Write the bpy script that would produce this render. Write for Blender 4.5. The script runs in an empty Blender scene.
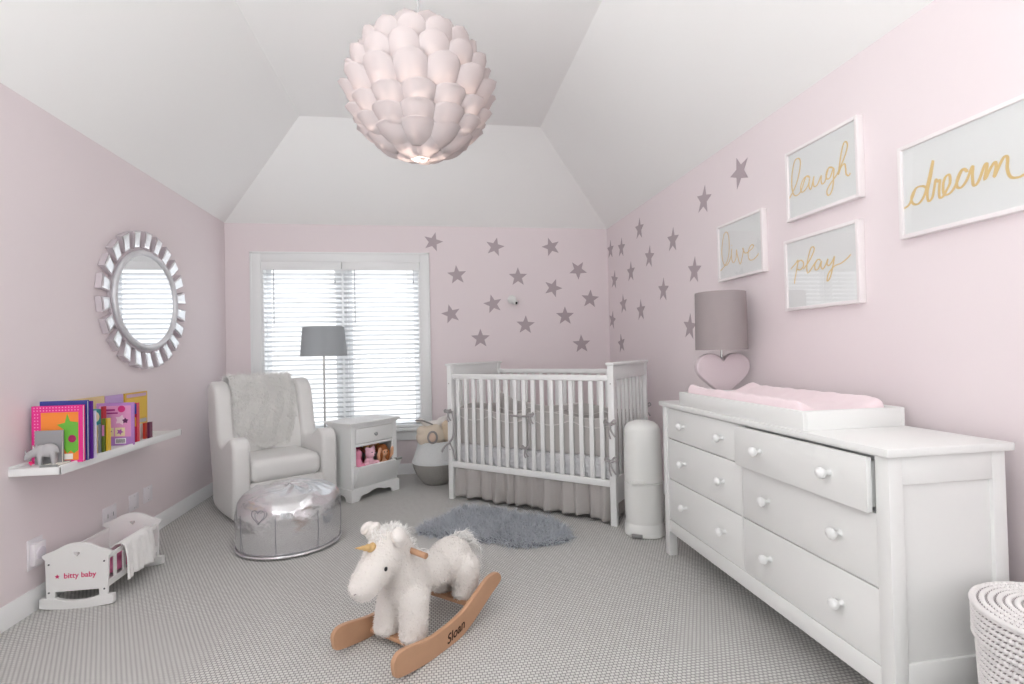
import bpy, bmesh, math, random
from mathutils import Vector, Matrix, Euler

random.seed(7)
sc = bpy.context.scene
COL = sc.collection
PI = math.pi

# ---------------------------------------------------------------- camera
cam_d = bpy.data.cameras.new('camera')
cam_d.sensor_width = 36.0
cam_d.lens = 516.4 / 1024 * 36.0
cam_d.clip_end = 100
cam = bpy.data.objects.new('camera', cam_d)
COL.objects.link(cam)
yaw, pit, rol = .1562, .0163, -.0214
r0 = Vector((math.cos(yaw), -math.sin(yaw), 0)); d0 = Vector((math.sin(yaw), math.cos(yaw), 0)); z0 = Vector((0, 0, 1))
Fv = d0 * math.cos(pit) + z0 * math.sin(pit); u0 = -d0 * math.sin(pit) + z0 * math.cos(pit)
Rv = r0 * math.cos(rol) + u0 * math.sin(rol); Uv = -r0 * math.sin(rol) + u0 * math.cos(rol)
cm = Matrix((Rv, Uv, -Fv)).transposed().to_4x4(); cm.translation = (0, 0, 1.25)
cam.matrix_world = cm
sc.camera = cam

# ---------------------------------------------------------------- exposure, sky, daylight, added fill lights
sc.view_settings.view_transform = 'Standard'
sc.view_settings.look = 'None'
sc.view_settings.exposure = 0.59
sc.view_settings.gamma = 1.0
sc.view_settings.use_curve_mapping = False

WORLD_BACK, WORLD_WIN = .3, 1.0       # sky brightness behind the camera / beyond the window
WIN_W, FRONT_W, SIDE_W = 375.0, 72.0, 17.0
w = bpy.data.worlds.new('sky'); sc.world = w; w.use_nodes = True
nt = w.node_tree; nt.nodes.clear()
tc = nt.nodes.new('ShaderNodeTexCoord'); sep = nt.nodes.new('ShaderNodeSeparateXYZ')
mr = nt.nodes.new('ShaderNodeMapRange'); mr.inputs['From Min'].default_value = 0.0; mr.inputs['From Max'].default_value = .6
mr.inputs['To Min'].default_value = WORLD_BACK; mr.inputs['To Max'].default_value = WORLD_WIN
bg = nt.nodes.new('ShaderNodeBackground'); bg.inputs['Color'].default_value = (.97, .98, 1, 1)
ow = nt.nodes.new('ShaderNodeOutputWorld')
nt.links.new(tc.outputs['Generated'], sep.inputs[0]); nt.links.new(sep.outputs['Y'], mr.inputs['Value'])
nt.links.new(mr.outputs[0], bg.inputs['Strength']); nt.links.new(bg.outputs[0], ow.inputs[0])

XL, XR, YB, ZC, ZF, AH = -1.99, 1.95, 5.455, 2.57, 3.255, .937
YF = -1.3

def area(name, loc, target, sx, sy, power, color):
    d = bpy.data.lights.new(name, 'AREA'); d.shape = 'RECTANGLE'; d.size = sx; d.size_y = sy
    d.energy = power; d.color = color
    o = bpy.data.objects.new(name, d); COL.objects.link(o); o.location = loc
    o.rotation_euler = (Vector(target) - Vector(loc)).to_track_quat('-Z', 'Y').to_euler()
    return o
area('window_daylight', (-.88, YB + 2.0, 3.95), (-.88, YB, 1.35), 4.0, 2.4, WIN_W, (.95, .97, 1))
area('ceiling_fill', (-1.05, -.65, 1.1), (-1.15, -.15, 3.25), 1.7, 1.2, FRONT_W, (.95, .985, 1))  # fill added behind the camera, aimed up to brighten the ceiling

area('left_side_fill', (XL + .05, -.75, 1.55), (XR, 1.1, 1.95), 1.7, 1.9, SIDE_W, (.97, .98, 1))  # unseen fill added at the left wall; no window is built there
area('right_side_fill', (XR - .05, -.75, 1.55), (XL, .8, 1.5), .9, 1.6, 12.0, (.96, .97, 1))  # weaker added fill from the right, lifts the left wall

# ---------------------------------------------------------------- materials
def lin(c):
    if isinstance(c, str):
        c = tuple(int(c[i:i+2], 16) / 255 for i in (0, 2, 4))
    return tuple(x / 12.92 if x <= .04045 else ((x + .055) / 1.055) ** 2.4 for x in c) + (1,)

MATS = {}
def mat(name, col, rough=.5, metal=0., var=0., vscale=8., bump=0., bscale=60., bdist=.01, btype='noise',
        sheen=0., trans=0., coat=0., col2=None, spec=None, alpha=None):
    if name in MATS: return MATS[name]
    m = bpy.data.materials.new(name); m.use_nodes = True; MATS[name] = m
    n = m.node_tree; b = n.nodes['Principled BSDF']
    b.inputs['Base Color'].default_value = lin(col); b.inputs['Roughness'].default_value = rough
    b.inputs['Metallic'].default_value = metal
    b.inputs['Sheen Weight'].default_value = sheen; b.inputs['Coat Weight'].default_value = coat
    if spec is not None: b.inputs['Specular IOR Level'].default_value = spec
    tcn = n.nodes.new('ShaderNodeTexCoord')
    if var > 0 or col2:
        no = n.nodes.new('ShaderNodeTexNoise'); no.inputs['Scale'].default_value = vscale; no.inputs['Detail'].default_value = 4
        mx = n.nodes.new('ShaderNodeMix'); mx.data_type = 'RGBA'
        c = lin(col); c2 = lin(col2) if col2 else tuple(max(0, x * (1 - var)) for x in c[:3]) + (1,)
        mx.inputs[6].default_value = c; mx.inputs[7].default_value = c2
        n.links.new(tcn.outputs['Object'], no.inputs['Vector']); n.links.new(no.outputs['Fac'], mx.inputs[0])
        n.links.new(mx.outputs[2], b.inputs['Base Color'])
    if bump > 0:
        if btype == 'noise':
            t = n.nodes.new('ShaderNodeTexNoise'); t.inputs['Scale'].default_value = bscale; t.inputs['Detail'].default_value = 3; out = t.outputs['Fac']
        elif btype == 'voronoi':
            t = n.nodes.new('ShaderNodeTexVoronoi'); t.inputs['Scale'].default_value = bscale; out = t.outputs['Distance']
        else:
            t = n.nodes.new('ShaderNodeTexWave'); t.inputs['Scale'].default_value = bscale; t.inputs['Distortion'].default_value = 2; out = t.outputs['Fac']
        n.links.new(tcn.outputs['Object'], t.inputs['Vector'])
        bp = n.nodes.new('ShaderNodeBump'); bp.inputs['Strength'].default_value = bump; bp.inputs['Distance'].default_value = bdist
        n.links.new(out, bp.inputs['Height']); n.links.new(bp.outputs[0], b.inputs['Normal'])
    if trans > 0:
        tr = n.nodes.new('ShaderNodeBsdfTranslucent'); tr.inputs[0].default_value = lin(col)
        mxs = n.nodes.new('ShaderNodeMixShader'); mxs.inputs[0].default_value = trans
        n.links.new(b.outputs[0], mxs.inputs[1]); n.links.new(tr.outputs[0], mxs.inputs[2])
        n.links.new(mxs.outputs[0], n.nodes['Material Output'].inputs[0])
    return m

def glass_mat(name, ior=1.5, rough=0.0, tint=(1, 1, 1, 1)):
    m = bpy.data.materials.new(name); m.use_nodes = True; n = m.node_tree; n.nodes.clear()
    fr = n.nodes.new('ShaderNodeFresnel'); fr.inputs['IOR'].default_value = ior
    tr = n.nodes.new('ShaderNodeBsdfTransparent'); tr.inputs[0].default_value = tint
    gl = n.nodes.new('ShaderNodeBsdfGlossy'); gl.inputs['Roughness'].default_value = rough
    mx = n.nodes.new('ShaderNodeMixShader'); o = n.nodes.new('ShaderNodeOutputMaterial')
    ge = n.nodes.new('ShaderNodeNewGeometry'); sb = n.nodes.new('ShaderNodeMath'); sb.operation = 'SUBTRACT'; sb.inputs[0].default_value = 1; mu = n.nodes.new('ShaderNodeMath'); mu.operation = 'MULTIPLY'
    n.links.new(ge.outputs['Backfacing'], sb.inputs[1]); n.links.new(sb.outputs[0], mu.inputs[0]); n.links.new(fr.outputs[0], mu.inputs[1])
    n.links.new(mu.outputs[0], mx.inputs[0]); n.links.new(tr.outputs[0], mx.inputs[1]); n.links.new(gl.outputs[0], mx.inputs[2])
    n.links.new(mx.outputs[0], o.inputs[0]); return m

WALLM = mat('pink_wall_paint', 'ebe0e2', .75, var=.02, vscale=3, bump=.05, bscale=300, bdist=.001)
CEILM = mat('white_ceiling_paint', 'f8f8f6', .85)
TRIMM = mat('white_trim_paint', 'eff0f0', .4)
WHITE = mat('white_painted_wood', 'ecedec', .38)
WHITE2 = mat('white_satin_wood', 'e9eae8', .32, bump=.04, bscale=40, bdist=.002)
PLAST = mat('white_plastic', 'e6e7e4', .3)
SILVER = mat('brushed_metal', 'b9b8b6', .3, 1.0)
GREYF = mat('grey_lamp_linen', 'b2b7ba', .9, bump=.3, bscale=350, bdist=.001, trans=.12)
TAUPEF = mat('taupe_lamp_linen', 'a59b9b', .85, bump=.2, bscale=350, bdist=.001, trans=.1)
STARM = mat('taupe_star_vinyl', 'b5a7ac', .7)
BUMPER = mat('grey_quilted_cotton', 'c3bfbc', .9, var=.08, vscale=14, bump=.5, bscale=30, bdist=.01)
SKIRTM = mat('grey_skirt_cotton', 'b4b0ad', .9, bump=.2, bscale=120, bdist=.002)
PIPING = mat('pale_piping', 'd9d6d3', .8)
SHEETM = mat('dotted_white_plush_sheet', 'd7d7d9', .9, bump=.9, bscale=45, bdist=.01, btype='voronoi')
PINKPAD = mat('pink_velour', 'f4e2e6', .9, var=.05, vscale=10, bump=.35, bscale=9, bdist=.03, sheen=.3)
WOOD = mat('light_beech_wood', 'c99d7c', .45, var=.18, vscale=12)
PLUSH = mat('white_plush', 'e9e4df', .95, var=.04, vscale=30, bump=.7, bscale=110, bdist=.006, sheen=.4)
FURW = mat('white_fur', 'fefdfb', .9, var=.08, vscale=9, trans=.2)
FURG = mat('grey_fur', 'dee1e5', .9, col2='a6acb5', vscale=11, trans=.25)
FURGD = mat('dark_fur_base', '8c9097', .95)
LEATHER = mat('white_leather_upholstery', 'e6e5e3', .45, bump=.06, bscale=90, bdist=.002)
CREAM = mat('cream_plush', 'ddcfbd', .95, bump=.6, bscale=120, bdist=.004, sheen=.3)
GOLD = mat('gold_foil', 'e6c886', .35)
PAPER = mat('white_paper', 'e9ebea', .7)
DARKSCREW = mat('dark_screw', '4a4a4c', .4, .5)
BLACK = mat('black_plastic', '1a1a1c', .4)

# ---------------------------------------------------------------- mesh builder
class MB:
    def __init__(s):
        s.v = []; s.f = []; s.mi = []; s.M = Matrix.Identity(4)
    def add(s, vs, fs, mi=0):
        b = len(s.v)
        s.v += [tuple(s.M @ Vector(p)) for p in vs]
        s.f += [tuple(b + i for i in f) for f in fs]; s.mi += [mi] * len(fs)
        return s
    def box(s, x0, x1, y0, y1, z0, z1, mi=0):
        vs = [(x, y, z) for x in (x0, x1) for y in (y0, y1) for z in (z0, z1)]
        return s.add(vs, [(0, 1, 3, 2), (4, 6, 7, 5), (0, 4, 5, 1), (2, 3, 7, 6), (0, 2, 6, 4), (1, 5, 7, 3)], mi)
    def prism(s, poly, axis, a, b, mi=0):
        # poly in the two other axes, in cyclic order
        def P(p, t):
            return {'x': (t, p[0], p[1]), 'y': (p[0], t, p[1]), 'z': (p[0], p[1], t)}[axis]
        n = len(poly)
        vs = [P(p, a) for p in poly] + [P(p, b) for p in poly]
        fs = [tuple(range(n)), tuple(range(2 * n - 1, n - 1, -1))] + [(i, n + i, n + (i + 1) % n, (i + 1) % n) for i in range(n)]
        return s.add(vs, fs, mi)
    def tube(s, path, r, n=8, mi=0, caps=True, closed=False):
        path = [Vector(p) for p in path]; m = len(path)
        rs = r if isinstance(r, (list, tuple)) else [r] * m
        vs = []; up = Vector((0, 0, 1)); prev = None
        for i, p in enumerate(path):
            if closed: t = path[(i + 1) % m] - path[i - 1]
            else: t = path[min(i + 1, m - 1)] - path[max(i - 1, 0)]
            if t.length < 1e-9: t = Vector((0, 0, 1))
            t.normalize()
            if prev is None:
                a = t.cross(up)
                if a.length < .05: a = t.cross(Vector((1, 0, 0)))
            else:
                a = prev - t * prev.dot(t)
                if a.length < 1e-5: a = t.cross(up)
            a.normalize(); prev = a; b = t.cross(a)
            for k in range(n):
                an = 2 * PI * k / n
                vs.append(p + (a * math.cos(an) + b * math.sin(an)) * rs[i])
        fs = []
        for i in range(m if closed else m - 1):
            j = (i + 1) % m
            for k in range(n):
                k2 = (k + 1) % n
                fs.append((i * n + k, i * n + k2, j * n + k2, j * n + k))
        if caps and not closed:
            fs.append(tuple(range(n - 1, -1, -1))); fs.append(tuple((m - 1) * n + k for k in range(n)))
        return s.add(vs, fs, mi)
    def lathe(s, prof, n=32, cx=0, cy=0, sx=1, sy=1, mi=0, wob=None):
        vs = []; m = len(prof)
        for i, (r, z) in enumerate(prof):
            for k in range(n):
                a = 2 * PI * k / n
                rr = r * (wob(a, z) if wob else 1)
                vs.append((cx + rr * math.cos(a) * sx, cy + rr * math.sin(a) * sy, z))
        fs = [(i * n + k, i * n + (k + 1) % n, (i + 1) * n + (k + 1) % n, (i + 1) * n + k) for i in range(m - 1) for k in range(n)]
        if prof[0][0] > 1e-6: fs.append(tuple(range(n - 1, -1, -1)))
        if prof[-1][0] > 1e-6: fs.append(tuple((m - 1) * n + k for k in range(n)))
        return s.add(vs, fs, mi)
    def ball(s, c, r, n=16, m=10, mi=0, rot=None):
        if not isinstance(r, (tuple, list)): r = (r, r, r)
        R = rot.to_matrix() if rot is not None else Matrix.Identity(3)
        c = Vector(c); vs = [c + R @ Vector((0, 0, r[2]))]
        for i in range(1, m):
            t = PI * i / m
            for k in range(n):
                a = 2 * PI * k / n
                vs.append(c + R @ Vector((r[0] * math.sin(t) * math.cos(a), r[1] * math.sin(t) * math.sin(a), r[2] * math.cos(t))))
        vs.append(c + R @ Vector((0, 0, -r[2]))); L = len(vs) - 1
        fs = [(0, 1 + k, 1 + (k + 1) % n) for k in range(n)]
        for i in range(m - 2):
            for k in range(n):
                a = 1 + i * n + k; b = 1 + i * n + (k + 1) % n
                fs.append((a, a + n, b + n, b))
        o = 1 + (m - 2) * n
        fs += [(o + k, L, o + (k + 1) % n) for k in range(n)]
        return s.add(vs, fs, mi)
    def grid(s, fn, nu, nv, mi=0, cu=False, cv=False):
        U = nu if cu else nu + 1; V = nv if cv else nv + 1
        vs = [fn(i / nu, j / nv) for i in range(U) for j in range(V)]
        fs = [(i * V + j, ((i + 1) % U) * V + j, ((i + 1) % U) * V + (j + 1) % V, i * V + (j + 1) % V) for i in range(nu) for j in range(nv)]
        return s.add(vs, fs, mi)
    def cyl(s, c, r, h, n=20, axis='z', mi=0):
        c = Vector(c); d = {'x': Vector((1, 0, 0)), 'y': Vector((0, 1, 0)), 'z': Vector((0, 0, 1))}[axis]
        return s.tube([c, c + d * h], r, n, mi)
    def build(s, name, m, parent=None, bevel=0, seg=2, smooth=40, weld=True, sub=0, solid=0):
        me = bpy.data.meshes.new(name)
        bm = bmesh.new()
        vs = [bm.verts.new(p) for p in s.v]
        for f, mi in zip(s.f, s.mi):
            try:
                fc = bm.faces.new([vs[i] for i in f]); fc.material_index = mi
            except ValueError: pass
        if weld and not bevel: bmesh.ops.remove_doubles(bm, verts=bm.verts, dist=1e-5)
        bmesh.ops.recalc_face_normals(bm, faces=bm.faces)
        if bevel > 0:
            es = [e for e in bm.edges if len(e.link_faces) == 2 and e.calc_face_angle(0) > .45]
            bmesh.ops.bevel(bm, geom=es, offset=bevel, segments=seg, affect='EDGES', clamp_overlap=True, profile=.5)
        bm.to_mesh(me); bm.free()
        for mm in (m if isinstance(m, (list, tuple)) else [m]): me.materials.append(mm)
        if smooth:
            for p in me.polygons: p.use_smooth = True
            me.set_sharp_from_angle(angle=math.radians(smooth))
        o = bpy.data.objects.new(name, me); COL.objects.link(o)
        if parent: o.parent = parent
        if sub:
            md = o.modifiers.new('sub', 'SUBSURF'); md.levels = sub; md.render_levels = sub
        if solid:
            md = o.modifiers.new('solid', 'SOLIDIFY'); md.thickness = solid; md.offset = 0
        return o

def tag(o, label=None, cat=None, group=None, kind=None):
    if label: o['label'] = label
    if cat: o['category'] = cat
    if group: o['group'] = group
    if kind: o['kind'] = kind
    return o
def thing(name, label, cat, loc=(0, 0, 0), rz=0, group=None):
    o = bpy.data.objects.new(name, None); COL.objects.link(o); o.location = loc; o.rotation_euler = (0, 0, rz)
    o.empty_display_size = .05
    return tag(o, label, cat, group)
def copy_tree(o, parent=None):
    c = o.copy(); COL.objects.link(c); c.parent = parent
    for ch in list(o.children): copy_tree(ch, c)
    return c
def struct(mb, name, m, **k):
    o = mb.build(name, m, **k); o['kind'] = 'structure'; return o
def bake(o):
    """apply the modifiers of o"""
    bpy.context.view_layer.update()
    ev = o.evaluated_get(bpy.context.evaluated_depsgraph_get())
    me = bpy.data.meshes.new_from_object(ev); o.modifiers.clear(); o.data = me
    return o
def blob(name, shapes, m, parent=None, vox=.006, smooth=4, fac=.6):
    """one continuous skin over overlapping ellipsoids ('e', centre, radii, rot) and limbs ('t', path, radii)"""
    mb = MB()
    for sh in shapes:
        if sh[0] == 'e': mb.ball(sh[1], sh[2], 20, 14, rot=Euler(sh[3]) if len(sh) > 3 else None)
        else: mb.tube(sh[1], list(sh[2]), 14); [mb.ball(p, r * .995, 14, 10) for p, r in zip(sh[1], sh[2])]
    o = mb.build(name, m, parent, smooth=0, weld=False)
    r = o.modifiers.new('r', 'REMESH'); r.mode = 'VOXEL'; r.voxel_size = vox
    q = o.modifiers.new('s', 'SMOOTH'); q.iterations = smooth; q.factor = fac
    bake(o)
    for p in o.data.polygons: p.use_smooth = True
    return o
def outline(name, polys, m, parent=None, ext=.005, bev=0., plane='xz', res=1, off=(0, 0, 0), smooth=35):
    """filled 2-D outline (holes allowed) with thickness; polys in metres"""
    cu = bpy.data.curves.new(name, 'CURVE'); cu.dimensions = '2D'; cu.fill_mode = 'BOTH'
    cu.extrude = ext; cu.bevel_depth = bev; cu.bevel_resolution = 2
    for pl in polys:
        sp = cu.splines.new('POLY'); sp.points.add(len(pl) - 1)
        for i, p in enumerate(pl): sp.points[i].co = (p[0], p[1], 0, 1)
        sp.use_cyclic_u = True
    return from_curve(name, cu, m, parent, plane, off, smooth)
def from_curve(name, cu, m, parent, plane, off, smooth=35):
    o = bpy.data.objects.new(name, cu); COL.objects.link(o)
    bpy.context.view_layer.update()
    ev = o.evaluated_get(bpy.context.evaluated_depsgraph_get()); me = bpy.data.meshes.new_from_object(ev)
    bpy.data.objects.remove(o)
    R = {'xy': Matrix.Identity(3),
         'xz': Matrix(((1, 0, 0), (0, 0, -1), (0, 1, 0))),          # faces -y
         '-yz': Matrix(((0, 0, -1), (-1, 0, 0), (0, 1, 0))),        # u -> -y, faces -x
         'yz': Matrix(((0, 0, 1), (1, 0, 0), (0, 1, 0)))}[plane]     # u -> y, faces +x
    me.transform(Matrix.Translation(off) @ R.to_4x4())
    me.materials.clear(); me.materials.append(m)
    for p in me.polygons: p.use_smooth = True; p.material_index = 0
    me.set_sharp_from_angle(angle=math.radians(smooth))
    o = bpy.data.objects.new(name, me); COL.objects.link(o)
    if parent: o.parent = parent
    return o
def text(name, body, size, m, parent, plane, off, ext=.0006, shear=0., offset=0., align='CENTER', space=1.):
    cu = bpy.data.curves.new(name, 'FONT'); cu.body = body; cu.size = size; cu.extrude = ext; cu.shear = shear
    cu.offset = offset; cu.align_x = align; cu.space_character = space; cu.resolution_u = 4
    return from_curve(name, cu, m, parent, plane, off, 30)
def heart(w, h, n=48):
    out = []
    for i in range(n):
        t = 2 * PI * i / n
        x = 16 * math.sin(t) ** 3; y = 13 * math.cos(t) - 5 * math.cos(2 * t) - 2 * math.cos(3 * t) - math.cos(4 * t)
        out.append((x / 32 * w, (y + 2.5) / 29 * h))
    return out
def catmull(pts, k=5):
    out = []; n = len(pts)
    for i in range(n - 1):
        p0 = pts[max(i - 1, 0)]; p1 = pts[i]; p2 = pts[i + 1]; p3 = pts[min(i + 2, n - 1)]
        for j in range(k):
            t = j / k
            out.append(tuple(.5 * ((2 * b) + (c - a) * t + (2 * a - 5 * b + 4 * c - d) * t * t + (-a + 3 * b - 3 * c + d) * t ** 3) for a, b, c, d in zip(p0, p1, p2, p3)))
    out.append(tuple(pts[-1])); return out
def tri_sample(me, mw=None):
    me.calc_loop_triangles()
    T = [(Vector(me.vertices[t.vertices[0]].co), Vector(me.vertices[t.vertices[1]].co), Vector(me.vertices[t.vertices[2]].co), t.area) for t in me.loop_triangles]
    return T
def fur(mb, tris, n, length, width, lean=(0, 0, 0), rnd=.5, up=None, mi=0, curl=.3, keep=None):
    cum = []; s = 0
    for t in tris: s += t[3]; cum.append(s)
    import bisect
    vs = []; fs = []; lean = Vector(lean)
    for i in range(n):
        a, b, c, _ = tris[min(bisect.bisect(cum, random.random() * s), len(tris) - 1)]
        u, v = random.random(), random.random()
        if u + v > 1: u, v = 1 - u, 1 - v
        p = a + (b - a) * u + (c - a) * v
        if keep and not keep(p): continue
        nn = (b - a).cross(c - a)
        if nn.length < 1e-12: continue
        nn.normalize()
        d = (nn + lean + Vector((random.gauss(0, rnd), random.gauss(0, rnd), random.gauss(0, rnd)))).normalized()
        L = length * random.uniform(.55, 1.15); sd = d.cross(Vector((random.gauss(0, 1), random.gauss(0, 1), random.gauss(0, 1)))).normalized() * width * .5
        bend = Vector((random.gauss(0, curl), random.gauss(0, curl), random.gauss(0, curl) - curl * .8)) * L
        m1 = p + d * L * .55 + bend * .25; e = p + d * L + bend * .8
        k = len(vs); vs += [p - sd, p + sd, m1 - sd * .8, m1 + sd * .8, e]; fs += [(k, k + 1, k + 3, k + 2), (k + 2, k + 3, k + 4)]
    mb.add(vs, fs, mi)

# ================================================================ THE ROOM
# carpet: woven loops in rows
cm_ = bpy.data.materials.new('woven_loop_carpet'); cm_.use_nodes = True
n = cm_.node_tree; b = n.nodes['Principled BSDF']; b.inputs['Roughness'].default_value = .95; b.inputs['Specular IOR Level'].default_value = .1
t = n.nodes.new('ShaderNodeTexCoord'); no = n.nodes.new('ShaderNodeTexNoise'); no.inputs['Scale'].default_value = 30
mp = n.nodes.new('ShaderNodeMix'); mp.data_type = 'RGBA'; mp.blend_type = 'ADD'; mp.inputs[0].default_value = .004
br = n.nodes.new('ShaderNodeTexBrick'); br.inputs['Scale'].default_value = 1; br.inputs['Brick Width'].default_value = .0185
br.inputs['Row Height'].default_value = .0165; br.inputs['Mortar Size'].default_value = .0034; br.inputs['Mortar Smooth'].default_value = 1.0
br.inputs['Color1'].default_value = lin('d6d5d2'); br.inputs['Color2'].default_value = lin('cccac7'); br.inputs['Mortar'].default_value = lin('868684')
br.inputs['Bias'].default_value = -.2
n.links.new(t.outputs['Object'], no.inputs['Vector']); n.links.new(t.outputs['Object'], mp.inputs[6]); n.links.new(no.outputs['Color'], mp.inputs[7])
n.links.new(mp.outputs[2], br.inputs['Vector']); n.links.new(br.outputs['Color'], b.inputs['Base Color'])
bp = n.nodes.new('ShaderNodeBump'); bp.invert = True; bp.inputs['Strength'].default_value = .45; bp.inputs['Distance'].default_value = .004
n.links.new(br.outputs['Fac'], bp.inputs['Height']); n.links.new(bp.outputs[0], b.inputs['Normal'])

TH = .16
struct(MB().box(XL - TH, XR + TH, YF, YB + TH, -.05, 0), 'floor', cm_)
struct(MB().box(XL - TH, XL, YF, YB, 0, ZC + .02), 'wall_left', WALLM)
struct(MB().box(XR, XR + TH, YF, YB, 0, ZC + .02), 'wall_right', WALLM)
WX0, WX1, WZ0, WZ1 = -1.655, -.10, .475, 2.185
wb = MB()
wb.box(XL - TH, WX0, YB, YB + TH, 0, ZC + .02); wb.box(WX1, XR + TH, YB, YB + TH, 0, ZC + .02)
wb.box(WX0, WX1, YB, YB + TH, 0, WZ0); wb.box(WX0, WX1, YB, YB + TH, WZ1, ZC + .02)
struct(wb, 'wall_back', WALLM)
# vaulted ceiling: four hipped slopes up to a flat field
c0 = [(XL, YF), (XR, YF), (XR, YB), (XL, YB)]
c1 = [(XL + AH, YF + .3), (XR - AH, YF + .3), (XR - AH, YB - AH), (XL + AH, YB - AH)]
T2 = .1
ce = MB()
lo = [(x, y, ZC) for x, y in c0]; hi = [(x, y, ZF) for x, y in c1]
lo2 = [(x, y, ZC + T2 + .03) for x, y in c0]; hi2 = [(x, y, ZF + T2) for x, y in c1]
vs = lo + hi + lo2 + hi2
fs = [(i, (i + 1) % 4, 4 + (i + 1) % 4, 4 + i) for i in range(4)] + [(4, 5, 6, 7)]
fs += [tuple(8 + k for k in f[::-1]) for f in fs] + [(i, 8 + i, 8 + (i + 1) % 4, (i + 1) % 4) for i in range(4)]
ce.add(vs, fs)
struct(ce, 'ceiling', CEILM, smooth=0)
def bprof(t, h): return [(0, 0), (t, 0), (t, h - .03), (t * .75, h - .022), (t * .6, h - .008), (t * .3, h), (0, h)]
struct(MB().prism([(XL + a, z) for a, z in bprof(.016, .108)], 'y', YF, YB), 'baseboard_left', TRIMM)
struct(MB().prism([(XR - a, z) for a, z in bprof(.016, .108)], 'y', YF, YB), 'baseboard_right', TRIMM)
struct(MB().prism([(YB - a, z) for a, z in bprof(.016, .108)], 'x', XL, XR), 'baseboard_back', TRIMM)

# window: casing, two sashes, glass
win = bpy.data.objects.new('window_1', None); COL.objects.link(win); win.location = ((WX0 + WX1) / 2, YB, WZ0); win['kind'] = 'structure'
HW = (WX1 - WX0) / 2; WH = WZ1 - WZ0
m = MB(); c = .1
m.box(-HW - c, -HW, -.022, 0, -.02, WH + c); m.box(HW, HW + c, -.022, 0, -.02, WH + c); m.box(-HW, HW, -.022, 0, WH, WH + c)
m.box(-HW - c, -HW - c + .02, -.028, -.022, -.02, WH + c); m.box(HW + c - .02, HW + c, -.028, -.022, -.02, WH + c); m.box(-HW - c, HW + c, -.028, -.022, WH + c - .02, WH + c)
o = m.build('window_casing', TRIMM, win, bevel=.003)
m = MB(); m.box(-HW - .12, HW + .12, -.06, .02, -.028, 0); m.build('window_sill', TRIMM, win, bevel=.006)
MB().box(-HW - .09, HW + .09, -.018, 0, -.125, -.028).build('window_apron', TRIMM, win, bevel=.003)
m = MB(); m.box(-HW, -HW + .02, 0, TH, 0, WH); m.box(HW - .02, HW, 0, TH, 0, WH); m.box(-HW, HW, 0, TH, WH - .02, WH); m.box(-HW, HW, .0, TH, 0, .02); m.box(-.035, .035, .07, TH, 0, WH)
m.build('window_jamb', TRIMM, win)
GL = glass_mat('window_glass')
for s_ in (-1, 1):
    a, b_ = (-HW + .02, -.035) if s_ < 0 else (.035, HW - .02)
    m = MB(); f_ = .05
    m.box(a, a + f_, .09, .13, .02, WH - .02); m.box(b_ - f_, b_, .09, .13, .02, WH - .02)
    m.box(a, b_, .09, .13, .02, .02 + f_); m.box(a, b_, .09, .13, WH - .02 - f_, WH - .02)
    fr = m.build('window_frame', TRIMM, win, bevel=.003)
    MB().box(a + .03, b_ - .03, .108, .112, .05, WH - .05).build('window_pane', GL, fr)

# venetian blinds, one per sash
BLM = mat('white_blind_slat', 'dcdee0', .5, trans=.05)
def blind(cx, label):
    t = thing('venetian_blind', label, 'blind', (cx, YB, WZ0), 0)
    w2 = HW / 2 - .006
    m = MB(); m.box(-w2, w2, -.02, .045, WH - .062, WH - .004); m.box(-w2 - .002, w2 + .002, -.03, -.02, WH - .085, WH - .002)
    m.build('head_rail', TRIMM, t, bevel=.004)
    m = MB(); N = 33; pitch = (WH - .12) / N; an = math.radians(-23)
    for i in range(N):
        z = .045 + pitch * i
        sl = []
        for k in range(5):
            y = -.024 + .048 * k / 4; bow = .002 * (1 - ((k - 2) / 2) ** 2)
            sl.append((.012 + y * math.cos(an) - bow * math.sin(an), z + y * math.sin(an) + bow * math.cos(an)))
        poly = sl + [(a_, b_ - .0022) for a_, b_ in sl[::-1]]
        m.prism(poly, 'x', -w2 + .004, w2 - .004)
    m.build('slats', BLM, t, smooth=30)
    MB().box(-w2 + .004, w2 - .004, -.012, .036, .008, .03).build('bottom_rail', TRIMM, t, bevel=.003)
    for x in (-w2 + .13, w2 - .13):
        m = MB()
        for y in (-.013, .037): m.tube([(x, y, .03), (x, y, WH - .07)], .0012, 5)
        m.build('ladder_cord', PAPER, t)
    m = MB(); m.tube([(-w2 + .12, -.034, WH - .08), (-w2 + .12, -.036, WH - .62)], .0035, 6); m.build('tilt_wand', mat('grey_wand', '8d9094', .4), t)
    m = MB(); m.tube([(w2 - .06, -.03, WH - .08), (w2 - .06, -.032, WH - .19)], .0015, 5); m.lathe([(0, WH - .22), (.007, WH - .215), (.005, WH - .19), (.002, WH - .185)], 8, w2 - .06, -.032)
    m.build('lift_cord', mat('grey_wand', '8d9094', .4), t)
blind(WX0 + HW / 2, 'white venetian blind behind the grey floor lamp, the half nearer the armchair wing')
blind(WX0 + HW * 1.5, 'white venetian blind over the window half nearer the star decals and crib')

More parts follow.
